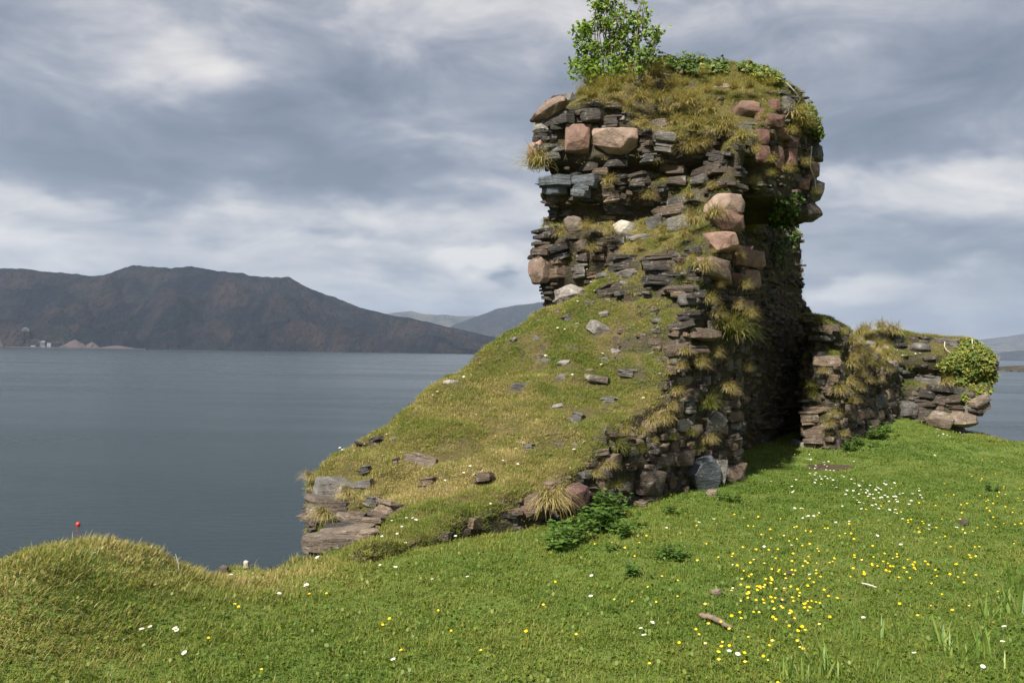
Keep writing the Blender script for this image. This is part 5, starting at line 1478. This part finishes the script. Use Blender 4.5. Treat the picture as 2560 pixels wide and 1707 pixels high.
for k in range(92):
    t_ = rr.random(); X_ = 1060 + 680 * t_ + rr.normal(0, 60); Y_ = 90 + 170 * t_ + rr.normal(0, 55)
    flower(*topx(8, X_, Y_), 'd', *LP)
for (X_, Y_) in [(1145, 336), (1155, 333), (1183, 337), (1130, 345), (1217, 316), (1118, 289), (1075, 290), (1312, 372), (1387, 365), (1250, 45), (1265, 52), (1297, 79), (1160, 12), (1195, 62), (1245, 32), (955, 142), (1090, 130), (1072, 197)]:
    flower(*topx(8, X_, Y_), 'd', *LP)
for (X_, Y_) in [(1008, 483), (1037, 482), (1072, 500), (1074, 525), (1200, 512), (1229, 541), (1170, 515), (1330, 1080), (1350, 1130), (1380, 1120), (1404, 1084), (1440, 1143), (1409, 1128), (1508, 1113), (1360, 1088), (1325, 1105), (1490, 1350), (1312, 1280), (1330, 1285)]:
    flower(*topx(5, X_, Y_), 'd', 'small white daisy on or right below the ivy-covered wall', 'daisies by the ivy wall')
LB = ('yellow buttercup in the dense drift across the lawn', 'buttercups in the drift')
LB2 = ('yellow buttercup scattered thinly over the lawn', 'buttercups scattered over the lawn')
for (cx, cy, sx, sy, n, L_) in [(960, 800, 140, 105, 42, LB), (1050, 690, 210, 75, 32, LB), (1600, 640, 130, 38, 28, LB), (880, 560, 150, 90, 22, LB), (1280, 540, 170, 60, 20, LB), (1950, 330, 260, 110, 44, LB2), (2000, 620, 260, 160, 36, LB2), (750, 1060, 160, 80, 26, LB), (1150, 930, 90, 60, 14, LB), (2200, 200, 120, 90, 14, LB2), (450, 800, 260, 160, 16, LB2), (1250, 390, 200, 50, 14, LB2), (250, 500, 120, 120, 6, LB2)]:
    for k in range(n):
        flower(*topx(8, cx + rr.normal(0, sx), cy + rr.normal(0, sy)), 'b', *L_)
for (px, py) in [(583, 1541), (601, 1541), (525, 1613), (823, 1502), (778, 1508), (653, 1701), (1386, 1472), (1131, 1595), (983, 1572), (1322, 1603), (1011, 1660), (1095, 1543), (1207, 1654), (1440, 1610), (955, 1590)]:
    flower(px, py, 'b', *LB2)

# ------------------------------------------------------------------ things lying on the lawn
def stick(pxs, r_, name, label, mat, lift=.02):
    pts = [np.array(gcast(*q_)) + (0, 0, lift) for q_ in pxs]
    c = np.mean(pts, 0); a = Acc(); P = np.array(pts)
    t_ = np.linspace(0, len(P) - 1, 12); P2 = np.stack([np.interp(t_, np.arange(len(P)), P[:, i]) for i in range(3)], -1) + np.random.default_rng(4).normal(0, r_ * .12, (12, 3))
    a.tube(P2 - c, r_ * np.array([.6, .95, 1, 1.05, .95, 1, .92, 1, .9, .8, .7, .45]), 8)
    me = a.mesh(name); bm = bmesh.new(); bm.from_mesh(me); bm.verts.ensure_lookup_table(); bm.faces.new([bm.verts[k] for k in range(8)]); bm.faces.new([bm.verts[88 + k] for k in range(8)]); bm.to_mesh(me); bm.free()
    o = obj(name, me, M[mat], None, True); o.location = tuple(c); tag(o, label, 'stick')


stick([topx(8, 552, 890), topx(8, 610, 900), topx(8, 660, 922), topx(8, 730, 962)], .018, 'driftwood_stick', 'thick bent brown stick lying in the lawn', 'wood', .035)
stick([topx(8, 1450, 708), topx(8, 1490, 718), topx(8, 1535, 732)], .006, 'dry_twig', 'thin pale dry twig lying among the buttercups', 'dead', .035)
for (X_, Y_, s_, m_, lab) in [(645, 747, .085, 'tan', 'small pale brown stone lying in the lawn by the buttercup drift'), (1015, 790, .05, 'grey', 'small grey stone amid the dense buttercups'), (2012, 356, .12, 'brown', 'dark brown lump of earth and stone in the lawn before the ivy wall'), (1050, 640, .05, 'slate', 'small dark stone among the buttercups')]:
    p_ = gcast(*topx(8, X_, Y_)); o = bpy.data.objects.new('stone', shaped(BOULD[1], m_)); COL.objects.link(o); o.location = p_ + Vector((0, 0, .02)); o.scale = (s_, s_ * .7, s_ * .55); o.rotation_euler.z = s_ * 40
    tag(o, lab, 'stone')
for (x0, y0, s_, m_, lab) in [(-2.68, 8.75, .08, 'white', 'white stone on the lower grass ledge beyond the lawn edge'), (-2.92, 8.8, .14, 'brown', 'brown stone on the lower grass ledge beyond the lawn edge')]:
    o = bpy.data.objects.new('stone', shaped(BLOCK[2], m_)); COL.objects.link(o); o.location = (x0, y0, float(ground(np.array([x0]), np.array([y0]))[0]) + .03); o.scale = (s_ * .7, s_ * .7, s_); tag(o, lab, 'stone')
# a few tall dead stalks at the lawn edge
for (px, py, hh, lab) in [(527, 1420, .28, 'tall dry grass stalk at the lawn edge against the water'), (450, 1425, .12, 'short dry grass stalk beside the grassy hummock')]:
    p_ = gcast(px, py + 8)
    if p_ is None: continue
    a = Acc(); a.tube(np.array([(0, 0, -.02), (-.012, 0, hh * .5), (-.03, 0, hh)]), np.array([.0028, .0024, .0018]), 5); o = obj('dry_stalk', a.mesh('dry_stalk'), M['dead']); o.location = p_; tag(o, lab, 'stalk')
# bare soil at the doorway
xs = np.linspace(-.42, .42, 15); Xs, Ys = np.meshgrid(xs, xs * .8); rr_ = np.hypot(Xs / .42, Ys / .34)
zs = ground(4.55 + Xs, 12.2 + Ys) + .012 - .05 * sm((rr_ - .75) / .25) + .02 * fb2(Xs, Ys, 9, 3, 3)
o = obj('soil', mesh_np('soil', np.stack([4.55 + Xs.ravel(), 12.2 + Ys.ravel(), zs.ravel()], -1), grid_faces(15, 15)), M['soil'], None, True)
tag(o, 'patch of bare brown gravelly soil at the doorway', 'soil', kind='structure')

# ------------------------------------------------------------------ air
m = bpy.data.materials.new('air'); m.use_nodes = True; t = NT(m.node_tree)
t.n.remove(t.n['Principled BSDF']); pv = t.new('ShaderNodeVolumePrincipled'); pv.inputs['Color'].default_value = (.62, .77, 1, 1); pv.inputs['Density'].default_value = 4.4e-5; pv.inputs['Anisotropy'].default_value = .2
t.l.new(pv.outputs[0], t.n['Material Output'].inputs['Volume'])
o = obj('haze', boxes([(0, 9750, SEA - 3.6, 44600, 28000, 1250)]), m); tag(o, 'thin blue haze hanging over the loch and hills', 'haze', kind='stuff')

# ------------------------------------------------------------------ buoy
p_ = on_sea(195, 1312); sc_b = p_.length * 9.5 / F / 2
by = empty('mooring_buoy', p_)
a = Acc(); ring = []
for k in range(9):
    th = math.pi * k / 8
    ring.append((math.sin(th), -math.cos(th)))
V = [(r_ * math.cos(6.283 * j / 16), r_ * math.sin(6.283 * j / 16), z_ + .45) for r_, z_ in ring for j in range(16)]
a.add(V, Q=[[k * 16 + j, k * 16 + (j + 1) % 16, (k + 1) * 16 + (j + 1) % 16, (k + 1) * 16 + j] for k in range(8) for j in range(16)])
o = obj('float', a.mesh('float'), M['buoy'], by, True); o.scale = (sc_b,) * 3
a = Acc(); a.tube(np.array([(-.35, 0, 1.35), (-.3, 0, 1.7), (0, 0, 1.85), (.3, 0, 1.7), (.35, 0, 1.35)]), .09, 6); o = obj('ring', a.mesh('ring'), M['darkmetal'], by, True); o.scale = (sc_b,) * 3
tag(by, 'round red mooring buoy floating on the loch', 'buoy')
print('missed', MISS)
print('objects', len(bpy.data.objects))
